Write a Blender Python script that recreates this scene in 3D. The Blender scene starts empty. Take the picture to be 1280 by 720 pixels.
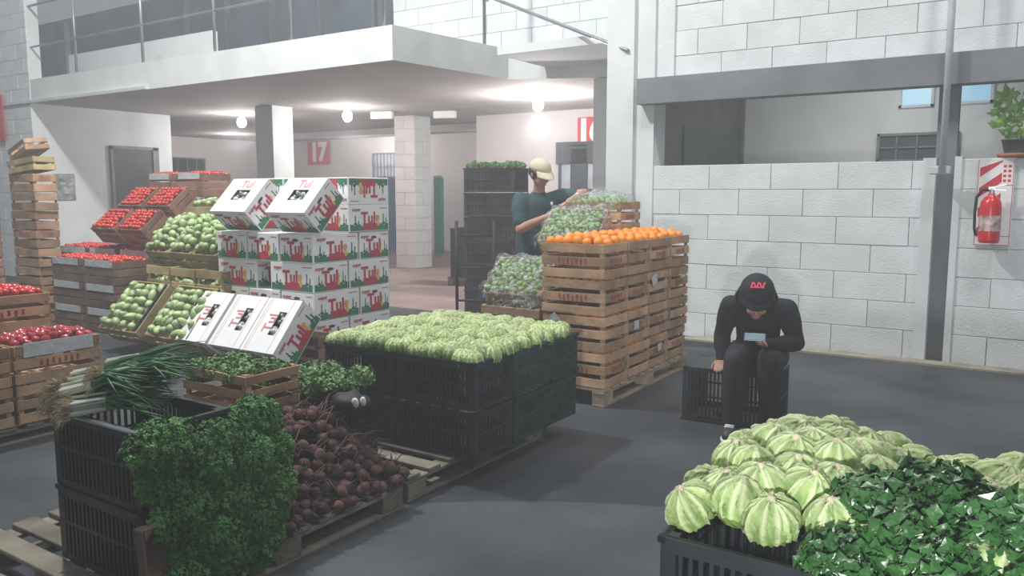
import bpy, bmesh, math, random
import numpy as np
from mathutils import Vector, Matrix, Euler
R = math.radians
random.seed(7); rng = np.random.default_rng(7)
S = bpy.context.scene
COL = S.collection

# ---------------------------------------------------------------- camera
cd = bpy.data.cameras.new('camera'); cam = bpy.data.objects.new('camera', cd); COL.objects.link(cam)
cam.location = (0, 0, 1.5); cam.rotation_euler = (R(90-6.8), 0, R(33.3))
cd.sensor_width = 36; cd.lens = 1000/1280*36; cd.clip_start = .05; cd.clip_end = 200
S.camera = cam
# ---------------------------------------------------------------- world, lamps, exposure
S.view_settings.view_transform = 'Standard'; S.view_settings.look = 'None'
S.view_settings.exposure = 0.0; S.view_settings.gamma = 1
w = bpy.data.worlds.new('world'); S.world = w; w.use_nodes = True
HAZE = .019
bg = w.node_tree.nodes['Background']; bg.inputs[0].default_value = (.82, .89, 1, 1); bg.inputs[1].default_value = .27
def area(name, loc, target, size, power, col=(1, .99, .96)):
    l = bpy.data.lights.new(name, 'AREA'); l.energy = power; l.color = col; l.shape = 'DISK'; l.size = size
    o = bpy.data.objects.new(name, l); COL.objects.link(o); o.location = loc
    o.rotation_euler = (Vector(target)-Vector(loc)).to_track_quat('-Z', 'Y').to_euler(); return o
area('hall_lamp_left', (-6.7, 3.4, 8.5), (-9.0, 5.5, 0), .6, 980)
area('hall_lamp_right', (1.0, 5.0, 7.5), (-1.2, 6.2, 0), .8, 165)
area('hall_lamp_middle', (-3.4, 4.6, 8.0), (-3.2, 4.4, 0), .9, 150)
area('rear_room_fill', (-1.6, 10.2, 3.1), (-1.6, 11.4, 0), .8, 45)  # unseen light, added to brighten the rear room walls
sp = bpy.data.lights.new('wall_shadow_spot', 'SPOT'); sp.energy = 580; sp.spot_size = R(44); sp.spot_blend = .7; sp.shadow_soft_size = .07  # unseen spot, added to throw the seated person's shadow on the low wall
so = bpy.data.objects.new('wall_shadow_spot', sp); COL.objects.link(so); so.location = (.30, -1.2, 1.12)
so.rotation_euler = (Vector((-1.9, 7.9, 1.35))-so.location).to_track_quat('-Z', 'Y').to_euler()

# ---------------------------------------------------------------- materials
MATS = {}
def mat(name, c, rough=.6, var=.12, scale=8, bump=0., bscale=30, spec=.4, objvar=0., stretch=None, metal=0, c2=None, attr=None, emit=0, alpha=1, trans=0, sss=0):
    if name in MATS: return MATS[name]
    m = bpy.data.materials.new(name); m.use_nodes = True; nt = m.node_tree; N = nt.nodes; L = nt.links
    b = N['Principled BSDF']; b.inputs['Roughness'].default_value = rough; b.inputs['Specular IOR Level'].default_value = spec
    b.inputs['Metallic'].default_value = metal
    tc = N.new('ShaderNodeTexCoord'); mp = N.new('ShaderNodeMapping'); L.new(tc.outputs['Object'], mp.inputs[0])
    if stretch: mp.inputs['Scale'].default_value = stretch
    nz = N.new('ShaderNodeTexNoise'); nz.inputs['Scale'].default_value = scale; nz.inputs['Detail'].default_value = 5
    oi = N.new('ShaderNodeObjectInfo'); ad = N.new('ShaderNodeVectorMath'); ad.operation = 'ADD'
    ml = N.new('ShaderNodeMath'); ml.operation = 'MULTIPLY'; ml.inputs[1].default_value = 37; L.new(oi.outputs['Random'], ml.inputs[0])
    L.new(mp.outputs[0], ad.inputs[0]); L.new(ml.outputs[0], ad.inputs[1]); L.new(ad.outputs[0], nz.inputs[0])
    cr = N.new('ShaderNodeValToRGB'); L.new(nz.outputs[0], cr.inputs[0])
    lo = c2 or [x*(1-var*2) for x in c]; hi = c if c2 else [min(1, x*(1+var)) for x in c]
    cr.color_ramp.elements[0].position = .32; cr.color_ramp.elements[1].position = .68
    cr.color_ramp.elements[0].color = (*lo, 1); cr.color_ramp.elements[1].color = (*hi, 1)
    out = cr.outputs[0]
    if attr:
        at = N.new('ShaderNodeAttribute'); at.attribute_name = 'tint'; mx = N.new('ShaderNodeMix'); mx.data_type = 'RGBA'
        L.new(at.outputs['Fac'], mx.inputs[0]); L.new(out, mx.inputs[6]); mx.inputs[7].default_value = (*attr, 1); out = mx.outputs[2]
    if objvar:
        hs = N.new('ShaderNodeHueSaturation'); mr = N.new('ShaderNodeMapRange'); L.new(oi.outputs['Random'], mr.inputs[0])
        mr.inputs[3].default_value = 1-objvar; mr.inputs[4].default_value = 1+objvar; L.new(mr.outputs[0], hs.inputs['Value']); L.new(out, hs.inputs['Color']); out = hs.outputs[0]
    L.new(out, b.inputs['Base Color'])
    if bump:
        n2 = N.new('ShaderNodeTexNoise'); n2.inputs['Scale'].default_value = bscale; L.new(ad.outputs[0], n2.inputs[0])
        bp = N.new('ShaderNodeBump'); bp.inputs['Strength'].default_value = bump; bp.inputs['Distance'].default_value = .02
        L.new(n2.outputs[0], bp.inputs['Height']); L.new(bp.outputs[0], b.inputs['Normal'])
    if emit: b.inputs['Emission Color'].default_value = (*c, 1); b.inputs['Emission Strength'].default_value = emit
    if alpha < 1: b.inputs['Alpha'].default_value = alpha
    MATS[name] = m; return m
WALL = mat('white_painted_block', (.70, .75, .76), .75, .05, 3, .25, 60, .2, .03)
PLAST = mat('white_plaster', (.70, .74, .75), .8, .05, 1.5, .1, 20, .2)
JOINT = mat('wall_joint', (.64, .68, .69), .9, .05, 4)
GWALL = mat('gallery_plaster', (.66, .61, .61), .8, .05, 1.2, .1, 15, .2)
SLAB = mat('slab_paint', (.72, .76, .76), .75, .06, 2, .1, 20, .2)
FLOOR = mat('concrete_floor', (.15, .165, .185), .5, .25, 1.1, .12, 25, .35, c2=(.06, .069, .08))
PINK = mat('red_gallery_floor', (.58, .42, .40), .55, .12, 1.5, .05, 15)
GREYB = mat('grey_beam_paint', (.20, .215, .23), .6, .08, 3)
DKWALL = mat('dark_bluegrey_panel', (.13, .16, .20), .5, .12, 1.5)
DKDOOR = mat('dark_door_paint', (.035, .045, .06), .5, .1, 2)
GLASSB = mat('blue_lit_pane', (.30, .55, .72), .3, .05, 2, emit=.55)
PANE = mat('dark_window_pane', (.10, .115, .13), .15, .1, 4, spec=.7)
PANEL = mat('pale_window_pane', (.42, .45, .52), .25, .1, 4, spec=.6)
STEEL = mat('painted_steel_tube', (.28, .30, .32), .4, .1, 6, metal=.5)
PIPE = mat('pale_pipe', (.62, .66, .67), .5, .06, 6)
RED = mat('sign_red', (.62, .03, .06), .5, .05, 4)
WHITE = mat('sign_white', (.85, .85, .85), .5, .03, 4)
LAMP = mat('lamp_glass', (1, .98, .95), .4, 0, 4, emit=40)
WOOD = mat('crate_wood', (.45, .29, .18), .75, .18, 5, .2, 40, .2, .28, (1, 1, 1))
WOODR = mat('crate_wood_red_brown', (.30, .165, .12), .75, .2, 5, .2, 40, .2, .22)
WOODD = mat('crate_wood_dark', (.19, .125, .095), .75, .2, 5, .2, 40, .2, .2)
WOODY = mat('crate_wood_yellow', (.45, .37, .19), .75, .18, 5, .2, 40, .2, .2)
PALW = mat('pallet_wood', (.40, .32, .22), .8, .2, 6, .3, 40, .2, .25)
PALG = mat('grey_pallet_wood', (.22, .20, .16), .8, .2, 6, .3, 40, .2, .25)
PAPER = mat('white_crate_paper', (.55, .58, .60), .7, .06, 8, .3, 30)
BLACKP = mat('black_crate_plastic', (.022, .028, .034), .45, .2, 6, objvar=.2)
GREENP = mat('dark_green_crate_plastic', (.018, .045, .04), .45, .2, 6, objvar=.2)
BROWNP = mat('brown_crate_plastic', (.045, .04, .045), .5, .2, 6, objvar=.2)
CARD = mat('white_carton', (.84, .86, .87), .6, .03, 5, .05, 20, .3, .03)
CGREEN = mat('print_green', (.02, .20, .10), .6, .1, 8)
CDG = mat('print_dark_green', (.015, .10, .06), .6, .1, 8)
CRED = mat('print_red', (.50, .03, .06), .6, .08, 8)
CORG = mat('print_orange', (.75, .36, .12), .6, .08, 8)
CYEL = mat('print_yellow', (.62, .60, .10), .6, .08, 8)
DARK = mat('dark_hole', (.03, .035, .04), .8, .1, 8)
STAMP = mat('red_stamp_ink', (.36, .05, .045), .8, .2, 20)
TOM = mat('tomato_skin', (.62, .045, .03), .22, .15, 3, spec=.6, objvar=.25)
ONI = mat('red_onion_skin', (.42, .045, .06), .22, .2, 4, spec=.6, objvar=.25)
ORA = mat('orange_skin', (.95, .30, .02), .38, .08, 4, .2, 150, .5, .1)
LIM = mat('lime_skin', (.22, .40, .04), .35, .15, 4, .1, 120, .5, .2)
SQU = mat('squash_skin', (.47, .58, .30), .35, .18, 7, .15, 18, .5, .22, c2=(.27, .41, .17))
SQT = mat('squash_stem', (.42, .40, .20), .7, .1, 9)
LEAF = mat('lettuce_leaf', (.27, .41, .11), .5, .15, 26, .5, 45, .3, .2, c2=(.12, .24, .04), attr=(.62, .70, .40))
CORE = mat('lettuce_cut_stem', (.60, .52, .38), .6, .12, 30)
PARS = mat('parsley_leaf', (.09, .28, .055), .5, .2, 9, objvar=.2, c2=(.035, .15, .03))
CHAR = mat('dark_chard_leaf', (.045, .15, .035), .3, .2, 9, .2, 30, .6, .2, c2=(.02, .085, .02))
STEMG = mat('green_stem', (.28, .42, .16), .5, .15, 12)
OGRN = mat('spring_onion_green', (.08, .22, .09), .4, .2, 12, objvar=.2, c2=(.05, .14, .07))
OWHT = mat('spring_onion_white', (.66, .70, .58), .4, .1, 14)
ROOT = mat('straw_roots', (.50, .42, .28), .9, .2, 30)
BEET = mat('beetroot_skin', (.17, .075, .07), .6, .25, 9, .4, 30, .35, .5, c2=(.065, .032, .032))
BSTEM = mat('beet_stalk', (.11, .055, .045), .6, .25, 14, objvar=.3)
RADI = mat('reddish_leaf_stalk', (.45, .30, .20), .6, .2, 14)
RGRN = mat('radish_leaf', (.17, .30, .10), .5, .25, 14, objvar=.2, c2=(.07, .17, .05))
SKIN = mat('skin', (.46, .25, .18), .55, .08, 9)
HAIR = mat('dark_hair', (.018, .015, .016), .5, .2, 30, .4, 90)
TEAL = mat('teal_cotton', (.035, .085, .10), .85, .12, 7, .15, 12)
BLKC = mat('black_cotton', (.014, .016, .022), .85, .15, 9, .15, 14)
TROU = mat('charcoal_cotton', (.022, .026, .032), .85, .15, 9, .15, 14)
BEIGE = mat('beige_cotton', (.62, .56, .42), .85, .08, 9)
PHONE = mat('phone_black', (.02, .022, .03), .2, .1, 9, spec=.7)
SHOE = mat('shoe_dark', (.05, .055, .06), .6, .1, 9)
EXTR = mat('extinguisher_red', (.62, .02, .025), .25, .05, 4, spec=.6)
EXTB = mat('black_rubber', (.018, .018, .02), .65, .1, 9)
METAL = mat('bare_metal', (.5, .52, .54), .3, .1, 9, metal=.8)
TERRA = mat('terracotta', (.48, .17, .09), .7, .1, 9)
LPLANT = mat('house_plant_leaf', (.30, .52, .14), .45, .15, 9, objvar=.1)
BLUEG = mat('blue_grille_paint', (.12, .22, .36), .5, .1, 6)
GRNG = mat('green_grille_paint', (.05, .26, .20), .5, .1, 6)
NAVY = mat('navy_liner', (.035, .045, .075), .6, .1, 6)
DIRT = mat('dusty_kerb', (.36, .33, .27), .9, .2, 5, .3, 25)
def clear_plastic():
    m = bpy.data.materials.new('clear_plastic_film'); m.use_nodes = True; nt = m.node_tree; N = nt.nodes; L = nt.links
    N.clear(); o = N.new('ShaderNodeOutputMaterial'); mx = N.new('ShaderNodeMixShader'); t = N.new('ShaderNodeBsdfTransparent'); t.inputs[0].default_value = (.93, .97, .96, 1)
    g = N.new('ShaderNodeBsdfPrincipled'); g.inputs['Base Color'].default_value = (.62, .70, .70, 1); g.inputs['Roughness'].default_value = .12; g.inputs['Specular IOR Level'].default_value = 1
    nz = N.new('ShaderNodeTexNoise'); nz.inputs['Scale'].default_value = 26; nz.inputs['Detail'].default_value = 6; nz.inputs['Distortion'].default_value = 1.2
    cr = N.new('ShaderNodeMapRange'); cr.inputs[1].default_value = .46; cr.inputs[2].default_value = .68; cr.inputs[3].default_value = .10; cr.inputs[4].default_value = .62
    bp = N.new('ShaderNodeBump'); bp.inputs['Strength'].default_value = .8; bp.inputs['Distance'].default_value = .03
    tc = N.new('ShaderNodeTexCoord'); L.new(tc.outputs['Object'], nz.inputs[0]); L.new(nz.outputs[0], cr.inputs[0]); L.new(nz.outputs[0], bp.inputs['Height']); L.new(bp.outputs[0], g.inputs['Normal'])
    L.new(cr.outputs[0], mx.inputs[0]); L.new(t.outputs[0], mx.inputs[1]); L.new(g.outputs[0], mx.inputs[2]); L.new(mx.outputs[0], o.inputs[0]); return m
FILM = clear_plastic()

# ---------------------------------------------------------------- mesh helpers
class MB:
    def __init__(s): s.v = []; s.f = []; s.m = []; s.t = []; s.mi = 0
    def add(s, vs, fs, tint=None):
        n = len(s.v); s.v += [tuple(v) for v in vs]; s.f += [tuple(i+n for i in f) for f in fs]; s.m += [s.mi]*len(fs)
        s.t += list(tint) if tint is not None else [0]*len(vs); return s
    def box(s, c, d, rot=None):
        vs = [Vector((x*d[0]/2, y*d[1]/2, z*d[2]/2)) for x in (-1, 1) for y in (-1, 1) for z in (-1, 1)]
        if rot is not None:
            M = rot if isinstance(rot, Matrix) else Euler(rot).to_matrix(); vs = [M @ v for v in vs]
        c = Vector(c); return s.add([v+c for v in vs], [(0, 1, 3, 2), (4, 6, 7, 5), (0, 4, 5, 1), (2, 3, 7, 6), (0, 2, 6, 4), (1, 5, 7, 3)])
    def bb(s, a, b): return s.box([(a[i]+b[i])/2 for i in range(3)], [abs(b[i]-a[i]) for i in range(3)])
    def tube(s, pts, r, n=8, cap=True, tint=None):
        pts = [Vector(p) for p in pts]; rs = r if isinstance(r, (list, tuple)) else [r]*len(pts); vs = []; fs = []; u = None
        for i, p in enumerate(pts):
            d = (pts[min(i+1, len(pts)-1)]-pts[max(i-1, 0)]).normalized()
            if u is None: u = d.orthogonal().normalized()
            u = (u-d*u.dot(d)); u = u.normalized() if u.length > 1e-6 else d.orthogonal().normalized(); v = d.cross(u)
            for k in range(n): a = 2*math.pi*k/n; vs.append(p+(u*math.cos(a)+v*math.sin(a))*rs[i])
        for i in range(len(pts)-1):
            for k in range(n): a = i*n+k; b = i*n+(k+1) % n; fs.append((a, b, b+n, a+n))
        if cap: fs += [tuple(range(n))[::-1], tuple(range((len(pts)-1)*n, len(pts)*n))]
        return s.add(vs, fs, None if tint is None else [tint]*len(vs))
    def ball(s, c, r, nu=12, nv=8, fn=None, rot=None):
        r = r if isinstance(r, (list, tuple)) else (r, r, r); vs = []; M = Euler(rot).to_matrix() if rot else None
        for j in range(nv+1):
            ph = math.pi*j/nv
            for i in range(nu):
                th = 2*math.pi*i/nu; d = Vector((math.sin(ph)*math.cos(th), math.sin(ph)*math.sin(th), math.cos(ph)))
                k = fn(d) if fn else 1; p = Vector((d.x*r[0]*k, d.y*r[1]*k, d.z*r[2]*k))
                if M: p = M @ p
                vs.append(p+Vector(c))
        fs = [(j*nu+i, (j+1)*nu+i, (j+1)*nu+(i+1) % nu, j*nu+(i+1) % nu) for j in range(nv) for i in range(nu)]
        return s.add(vs, fs)
    def lathe(s, prof, n=16, c=(0, 0, 0)):
        vs = [(c[0]+r*math.cos(2*math.pi*k/n), c[1]+r*math.sin(2*math.pi*k/n), c[2]+z) for r, z in prof for k in range(n)]
        fs = [(i*n+k, i*n+(k+1) % n, (i+1)*n+(k+1) % n, (i+1)*n+k) for i in range(len(prof)-1) for k in range(n)]
        return s.add(vs, fs)
    def mesh(s, name, mats, smooth=False):
        me = bpy.data.meshes.new(name); me.from_pydata([tuple(v) for v in s.v], [], s.f)
        for m in (mats if isinstance(mats, (list, tuple)) else [mats]): me.materials.append(m)
        me.polygons.foreach_set('material_index', s.m)
        if smooth: me.polygons.foreach_set('use_smooth', [True]*len(s.f))
        if any(s.t): a = me.attributes.new('tint', 'FLOAT', 'POINT'); a.data.foreach_set('value', s.t)
        me.update(); return me
def O(name, me, parent=None, loc=(0, 0, 0), rot=(0, 0, 0), scale=None, label=None, cat=None, group=None, kind=None):
    o = bpy.data.objects.new(name, me); COL.objects.link(o); o.location = loc; o.rotation_euler = rot
    if scale: o.scale = scale if isinstance(scale, (tuple, list)) else (scale,)*3
    if parent: o.parent = parent
    if label: o['label'] = label
    if cat: o['category'] = cat
    if group: o['group'] = group
    if kind: o['kind'] = kind
    return o
def bevel(me, w, seg=1):
    bm = bmesh.new(); bm.from_mesh(me); bmesh.ops.bevel(bm, geom=list(bm.edges), offset=w, segments=seg, affect='EDGES', clamp_overlap=True); bm.to_mesh(me); bm.free(); return me
def boxmesh(name, d, m, bw=.002, c=(0, 0, 0)): return bevel(MB().box(c, d).mesh(name, m), bw)
def struct(name, mb, m, parent=None, smooth=False): return O(name, mb.mesh(name, m, smooth), parent, kind=None if parent else 'structure')
CACHE = {}
def cached(key, fn):
    if key not in CACHE: CACHE[key] = fn()
    return CACHE[key]
def text_mesh(body, size, mats, ext=.002, bold=.0):
    c = bpy.data.curves.new('t', 'FONT'); c.body = body; c.size = size; c.extrude = ext; c.align_x = 'CENTER'; c.align_y = 'CENTER'; c.offset = bold; c.resolution_u = 3
    o = bpy.data.objects.new('t', c); COL.objects.link(o); dg = bpy.context.evaluated_depsgraph_get()
    me = bpy.data.meshes.new_from_object(o.evaluated_get(dg)); bpy.data.objects.remove(o); bpy.data.curves.remove(c)
    me.materials.clear()
    for m in mats: me.materials.append(m)
    return me
def add_text(mb, body, size, at, bold=0., sx=1., ext=.001, shear=0):     # letters in the x-z plane, facing -y
    me = cached(('txt', body, bold), lambda: text_mesh(body, 1, [], ext/size, bold))
    mb.add([(at[0]+(v.co.x+shear*v.co.y)*size*sx, at[1]-v.co.z*size, at[2]+v.co.y*size) for v in me.vertices], [tuple(p.vertices) for p in me.polygons])

# ================================================================ SETTING
struct('floor', MB().bb((-30, -6, -.1), (6, 7.9, 0)), FLOOR)
f2 = struct('floor', MB().bb((-30, 7.9, -.1), (6, 22, 0)), PINK)
struct('trim_1', MB().bb((-3.4, 7.72, 0), (4, 7.9, .018)), DIRT)
# block wall sections: a mortar slab with every block a part
def block_wall(name, x0, x1, y, z0, z1, th, bl, bh, first=0, m=WALL, jog=.003):
    w_ = struct(name, MB().bb((x0, y+.012, z0), (x1, y+th, z1)), JOINT)
    k = 0; z = z0
    while z < z1-.02:
        h = min(bh, z1-z); x = x0-(bl/2 if (k+first) % 2 else 0)
        while x < x1-.01:
            a = max(x, x0); b = min(x+bl, x1)
            if b-a > .03:
                L_ = round(b-a, 2); hh = round(h, 3)
                me = cached(('blk', L_, hh, m.name), lambda: boxmesh('concrete_block', (L_-.005, .05, hh-.005), m, .003))
                O('concrete_block', me, w_, ((a+b)/2, y+.012+random.uniform(-jog, jog), z+h/2))
            x += bl
        z += bh; k += 1
    return w_
block_wall('wall_right', -3.25, 1.8, 8.0, 2.64, 4.9, .2, .5, .25)
block_wall('wall_low', -3.45, -.86, 7.97, 0, 1.78, .18, .62, .255)
block_wall('wall_low', -.62, 1.8, 7.97, 0, 1.79, .18, .62, .255, 1)
block_wall('wall_back', -8.5, -4.74, 9.63, 3.0, 5.6, .2, .5, .25)
struct('wall_low_end', MB().bb((-.88, 7.90, 0), (-.78, 8.2, 1.80)), PLAST)['kind'] = 'structure'
struct('wall_low_end', MB().bb((-.64, 7.94, 0), (-.585, 8.2, 1.81)), PLAST)
struct('pillar', MB().bb((-3.97, 7.90, 0), (-3.66, 8.3, 5.6)), PLAST)
struct('pillar', MB().bb((-3.66, 7.94, 0), (-3.44, 8.25, 5.6)), PLAST)
struct('pillar', MB().bb((-3.44, 7.965, 2.6), (-3.24, 8.2, 5.6)), WALL)
struct('trim_beam', MB().bb((-3.58, 7.80, 2.41), (1.8, 8.0, 2.67)), GREYB)
struct('trim_post', MB().bb((-.80, 8.02, 0), (-.64, 8.16, 2.45)), GREYB)
pipe = O('drain_pipe', MB().tube([(-.715, 7.72, 1.66), (-.715, 7.72, 5)], .028, 12).mesh('drain_pipe', PIPE, True), label='pale vertical pipe fixed in front of the grey beam', cat='pipe')
O('pipe_bracket', boxmesh('pipe_bracket', (.16, .10, .07), PIPE, .008), pipe, (-.735, 7.77, 1.69))
hz = bpy.data.materials.new('hazy_air'); hz.use_nodes = True; hn = hz.node_tree.nodes; hn.clear(); ho = hn.new('ShaderNodeOutputMaterial'); hv = hn.new('ShaderNodeVolumeScatter')
hv.inputs['Color'].default_value = (.94, .97, 1, 1); hv.inputs['Density'].default_value = HAZE; hv.inputs['Anisotropy'].default_value = .35; hz.node_tree.links.new(hv.outputs[0], ho.inputs['Volume'])
O('hazy_air', MB().bb((-24, -3, .0), (3.5, 18, 6.5)).mesh('hazy_air', hz), kind='structure')
# rooms beyond the low wall
struct('wall_rear', MB().bb((-5.6, 12.0, 0), (4, 12.2, 5.0)), PLAST)
ws = struct('wall_rear_side', MB().bb((-3.98, 8.3, 0), (-3.8, 12, 5.0)), PLAST)
O('dark_glazing', MB().bb((-3.8, 8.3, 1.0), (-3.77, 11.95, 2.86)).mesh('dark_glazing', mat('dark_shop_glass', (.15, .16, .16), .5, .15, 2, spec=.3)), ws)
O('lower_panel', MB().bb((-3.77, 9.6, 1.0), (-3.75, 11.8, 2.32)).mesh('lower_panel', mat('teal_grey_panel', (.08, .11, .11), .5, .1, 3)), ws)
O('glazing_frame', MB().bb((-3.8, 11.88, 1.0), (-3.73, 11.96, 2.88)).bb((-3.8, 8.3, 2.84), (-3.73, 11.96, 2.89)).mesh('glazing_frame', GREYB), ws)
struct('ceiling_rear', MB().bb((-5.6, 8.2, 3.15), (1.8, 12, 3.25)), PLAST)
def window(name, c, wx, hz, m, frame, nx=2, nz=1, ax='y', th=.05):     # recess frame + panes, facing -y (ax=y) or +x
    root = struct(name, MB().bb((-wx/2, .02, -hz/2), (wx/2, .04, hz/2)), m); root.location = c
    if ax == 'x': root.rotation_euler = (0, 0, R(90))
    fr = MB(); t = .035
    for s in (-1, 1): fr.box((s*(wx/2-t/2), 0, 0), (t, th, hz)); fr.box((0, 0, s*(hz/2-t/2)), (wx, th, t))
    for i in range(1, nx): fr.box((-wx/2+wx*i/nx, 0, 0), (.02, th*.7, hz))
    for i in range(1, nz): fr.box((0, 0, -hz/2+hz*i/nz), (wx, th*.7, .02))
    O('window_frame', fr.mesh('window_frame', frame), root); return root
window('window_1', (-1.46, 11.97, 2.80), .42, .36, GLASSB, PLAST, 1)
window('window_2', (-.80, 11.97, 2.80), .44, .34, GLASSB, PLAST, 1)
window('window_3', (-1.42, 11.95, 2.10), .98, .38, PANE, GREYB, 4, 2)
# gallery
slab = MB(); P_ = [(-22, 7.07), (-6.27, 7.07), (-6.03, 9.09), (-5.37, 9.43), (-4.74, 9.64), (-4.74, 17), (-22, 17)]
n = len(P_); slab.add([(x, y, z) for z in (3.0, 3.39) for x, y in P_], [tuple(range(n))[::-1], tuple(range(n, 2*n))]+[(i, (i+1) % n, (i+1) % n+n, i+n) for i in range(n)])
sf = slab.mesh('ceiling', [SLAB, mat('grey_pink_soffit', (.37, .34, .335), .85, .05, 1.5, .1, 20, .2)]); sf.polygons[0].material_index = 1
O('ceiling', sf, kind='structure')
O('slab_edge_trim', MB().bb((-15.2, 7.02, 3.0), (-11.0, 7.07, 3.045)).mesh('trim_2', PIPE), kind='structure').name = 'trim_2'
wl = struct('wall_left', MB().bb((-14.6, 7.07, 0), (-14.36, 9.66, 3.0)), PLAST)
block_wall('wall_front_left', -19, -14.36, 7.07, 0, 5.5, .2, .5, .25)
struct('wall_far_left', MB().bb((-19.7, 9.6, 0), (-19.5, 16.5, 3.0)), GWALL)
struct('wall_gallery', MB().bb((-19.5, 16.5, 0), (-3.5, 16.7, 3.0)), GWALL)
struct('wall_gallery_side', MB().bb((-5.05, 9.66, 0), (-4.74, 9.9, 3.0)), PLAST)
struct('wall_gallery_right', MB().bb((-4.85, 9.9, 0), (-4.74, 16.5, 3.0)), GWALL)
struct('trim_beam_gallery', MB().bb((-17, 14.3, 2.86), (-4.85, 14.5, 3.0)), GWALL)
block_wall('pillar', -10.8, -10.3, 12.2, 0, 3.0, .02, .5, .25, 0, GWALL, .004)
struct('pillar', MB().bb((-10.79, 12.24, 0), (-10.33, 12.7, 3.0)), GWALL)
p2 = struct('pillar', MB().bb((-10.33, 12.2, 0), (-10.31, 12.7, 3.0)), JOINT)
for k in range(12):
    for s in ((12.2, 12.45, 12.7) if k % 2 else (12.2, 12.7),):
        for a, b in zip(s[:-1], s[1:]): O('concrete_block', cached(('pb', round(b-a, 2)), lambda: boxmesh('concrete_block', (.04, b-a-.008, .242), WALL, .003)), p2, (-10.31+random.uniform(-.004, .004), (a+b)/2, .125+.25*k))
struct('pillar', MB().bb((-11.65, 9.5, 0), (-11.2, 9.95, 3.0)), PLAST)
d1 = struct('door_1', MB().bb((-14.35, 8.42, 0), (-14.33, 9.24, 2.31)), DKDOOR)
O('door_frame', MB().bb((-14.35, 8.38, 0), (-14.30, 8.43, 2.35)).bb((-14.35, 9.22, 0), (-14.30, 9.34, 2.35)).bb((-14.35, 8.38, 2.3), (-14.30, 9.34, 2.36)).mesh('door_frame', GREYB), d1)
window('window_5', (-19.48, 13.55, 2.22), 1.15, .46, PANEL, GREYB, 4, 1, 'x')
wb = window('window_6', (-14.94, 16.46, 2.2), .9, .74, PANEL, GREYB, 1, 2)
for k in range(7): O('window_bar', cached('wbar', lambda: MB().tube([(0, -.04, -.36), (0, -.04, .36)], .012, 6).mesh('window_bar', GREYB)), wb, (-.36+.12*k, 0, 0))
wd = window('door_2', (-7.05, 12.98, 1.17), .86, 2.32, PANEL, DKDOOR, 3, 3, th=.08)
O('door_panel', MB().bb((-.18, -.03, -1.2), (.16, .0, 1.2)).bb((-.49, -.03, .85), (.49, 0, 1.25)).mesh('door_panel', DKDOOR), wd)
# mezzanine back: dark panelled opening with a low white parapet, then block wall
struct('wall_mezzanine', MB().bb((-22, 10.6, 3.39), (-8.5, 10.7, 5.6)), DKWALL)
struct('trim_parapet', MB().bb((-15.2, 8.2, 3.39), (-11.0, 8.3, 4.02)), PLAST)
struct('wall_mezzanine_left', MB().bb((-22, 7.3, 3.39), (-15.55, 7.4, 5.6)), WALL)
for k in range(5): struct('trim_mullion', MB().bb((-15+1.3*k, 10.52, 3.39), (-14.93+1.3*k, 10.6, 5.6)), STEEL)
struct('trim_panel_edge', MB().bb((-15.5, 8.15, 3.39), (-15.2, 8.25, 4.6)), DKWALL)
rail = O('mezzanine_railing', None, None, (-6.3, 7.12, 3.39), label='thin grey steel railing along the mezzanine edge', cat='railing')
for x in (-12.98, -11.17, -9.5, -8.0, -6.44):
    O('railing_post', cached('rp', lambda: MB().tube([(0, 0, -.02), (0, 0, 1.4)], .022, 8).mesh('railing_post', STEEL, True)), rail, (x+6.3, 0, 0))
O('railing_post', CACHE['rp'], rail, (.18, 1.55, 0))
O('middle_rail', MB().tube([(-9.8, 0, .53), (0.0, 0, .56), (.2, 1.6, .56)], .016, 8).mesh('middle_rail', STEEL), rail)
O('top_rail', MB().tube([(-9.8, 0, 1.2), (0.0, 0, 1.2), (.2, 1.6, 1.2)], .022, 8).mesh('top_rail', STEEL), rail)
O('slanted_rail_and_shadow', MB().tube([(-6.05, 8.7, 3.98), (-3.72, 7.88, 2.98)], .02, 8).mesh('slanted_rail_and_shadow', STEEL), label='thin slanted handrail and its shadow, built as one tube from the mezzanine to the white pillar', cat='handrail')  # lower stretch of the tube stands in for a rail shadow
# signs
def sign(name, loc, wx, hz, txt, rot=0, label='', tsz=.5):
    r = O(name, boxmesh(name, (wx, .02, hz), RED, .002), None, loc, (0, 0, rot), label=label, cat='sign')
    if txt:
        mb = MB(); add_text(mb, txt, tsz*1.12, (0, -.012, 0), .06, .95); O('number', mb.mesh('number', WHITE), r)
    return r
sign('number_sign', (-17.46, 16.44, 2.64), .88, .66, '17', label='red sign with white number 17 on the gallery wall', tsz=.62)
sign('number_sign', (-6.86, 13.0, 2.60), .50, .50, '16', label='red sign with white number 16 partly behind the grey pillar edge', tsz=.47)
O('sign_backing_wall', MB().bb((-9.4, 13.03, 0), (-4.85, 13.1, 3.0)).mesh('wall_bulkhead', GWALL), kind='structure').name = 'wall_bulkhead'
sign('red_sign', (-15.42, 7.0, 2.80), .42, .78, None, label='red sign cut off at the left edge of the photo')
po = O('wall_poster', boxmesh('wall_poster', (.36, .012, .46), mat('poster_grey_print', (.36, .40, .38), .5, .3, 9, c2=(.08, .10, .11)), .002), None, (-14.345, 7.53, 1.60), (0, 0, R(90)), label='small dark printed poster on the white wall left of the door', cat='poster')
O('poster_photo', MB().box((0, -.008, -.02), (.26, .004, .2)).mesh('poster_photo', mat('poster_pale_print', (.55, .58, .55), .5, .3, 14, c2=(.12, .16, .14))), po)
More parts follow.
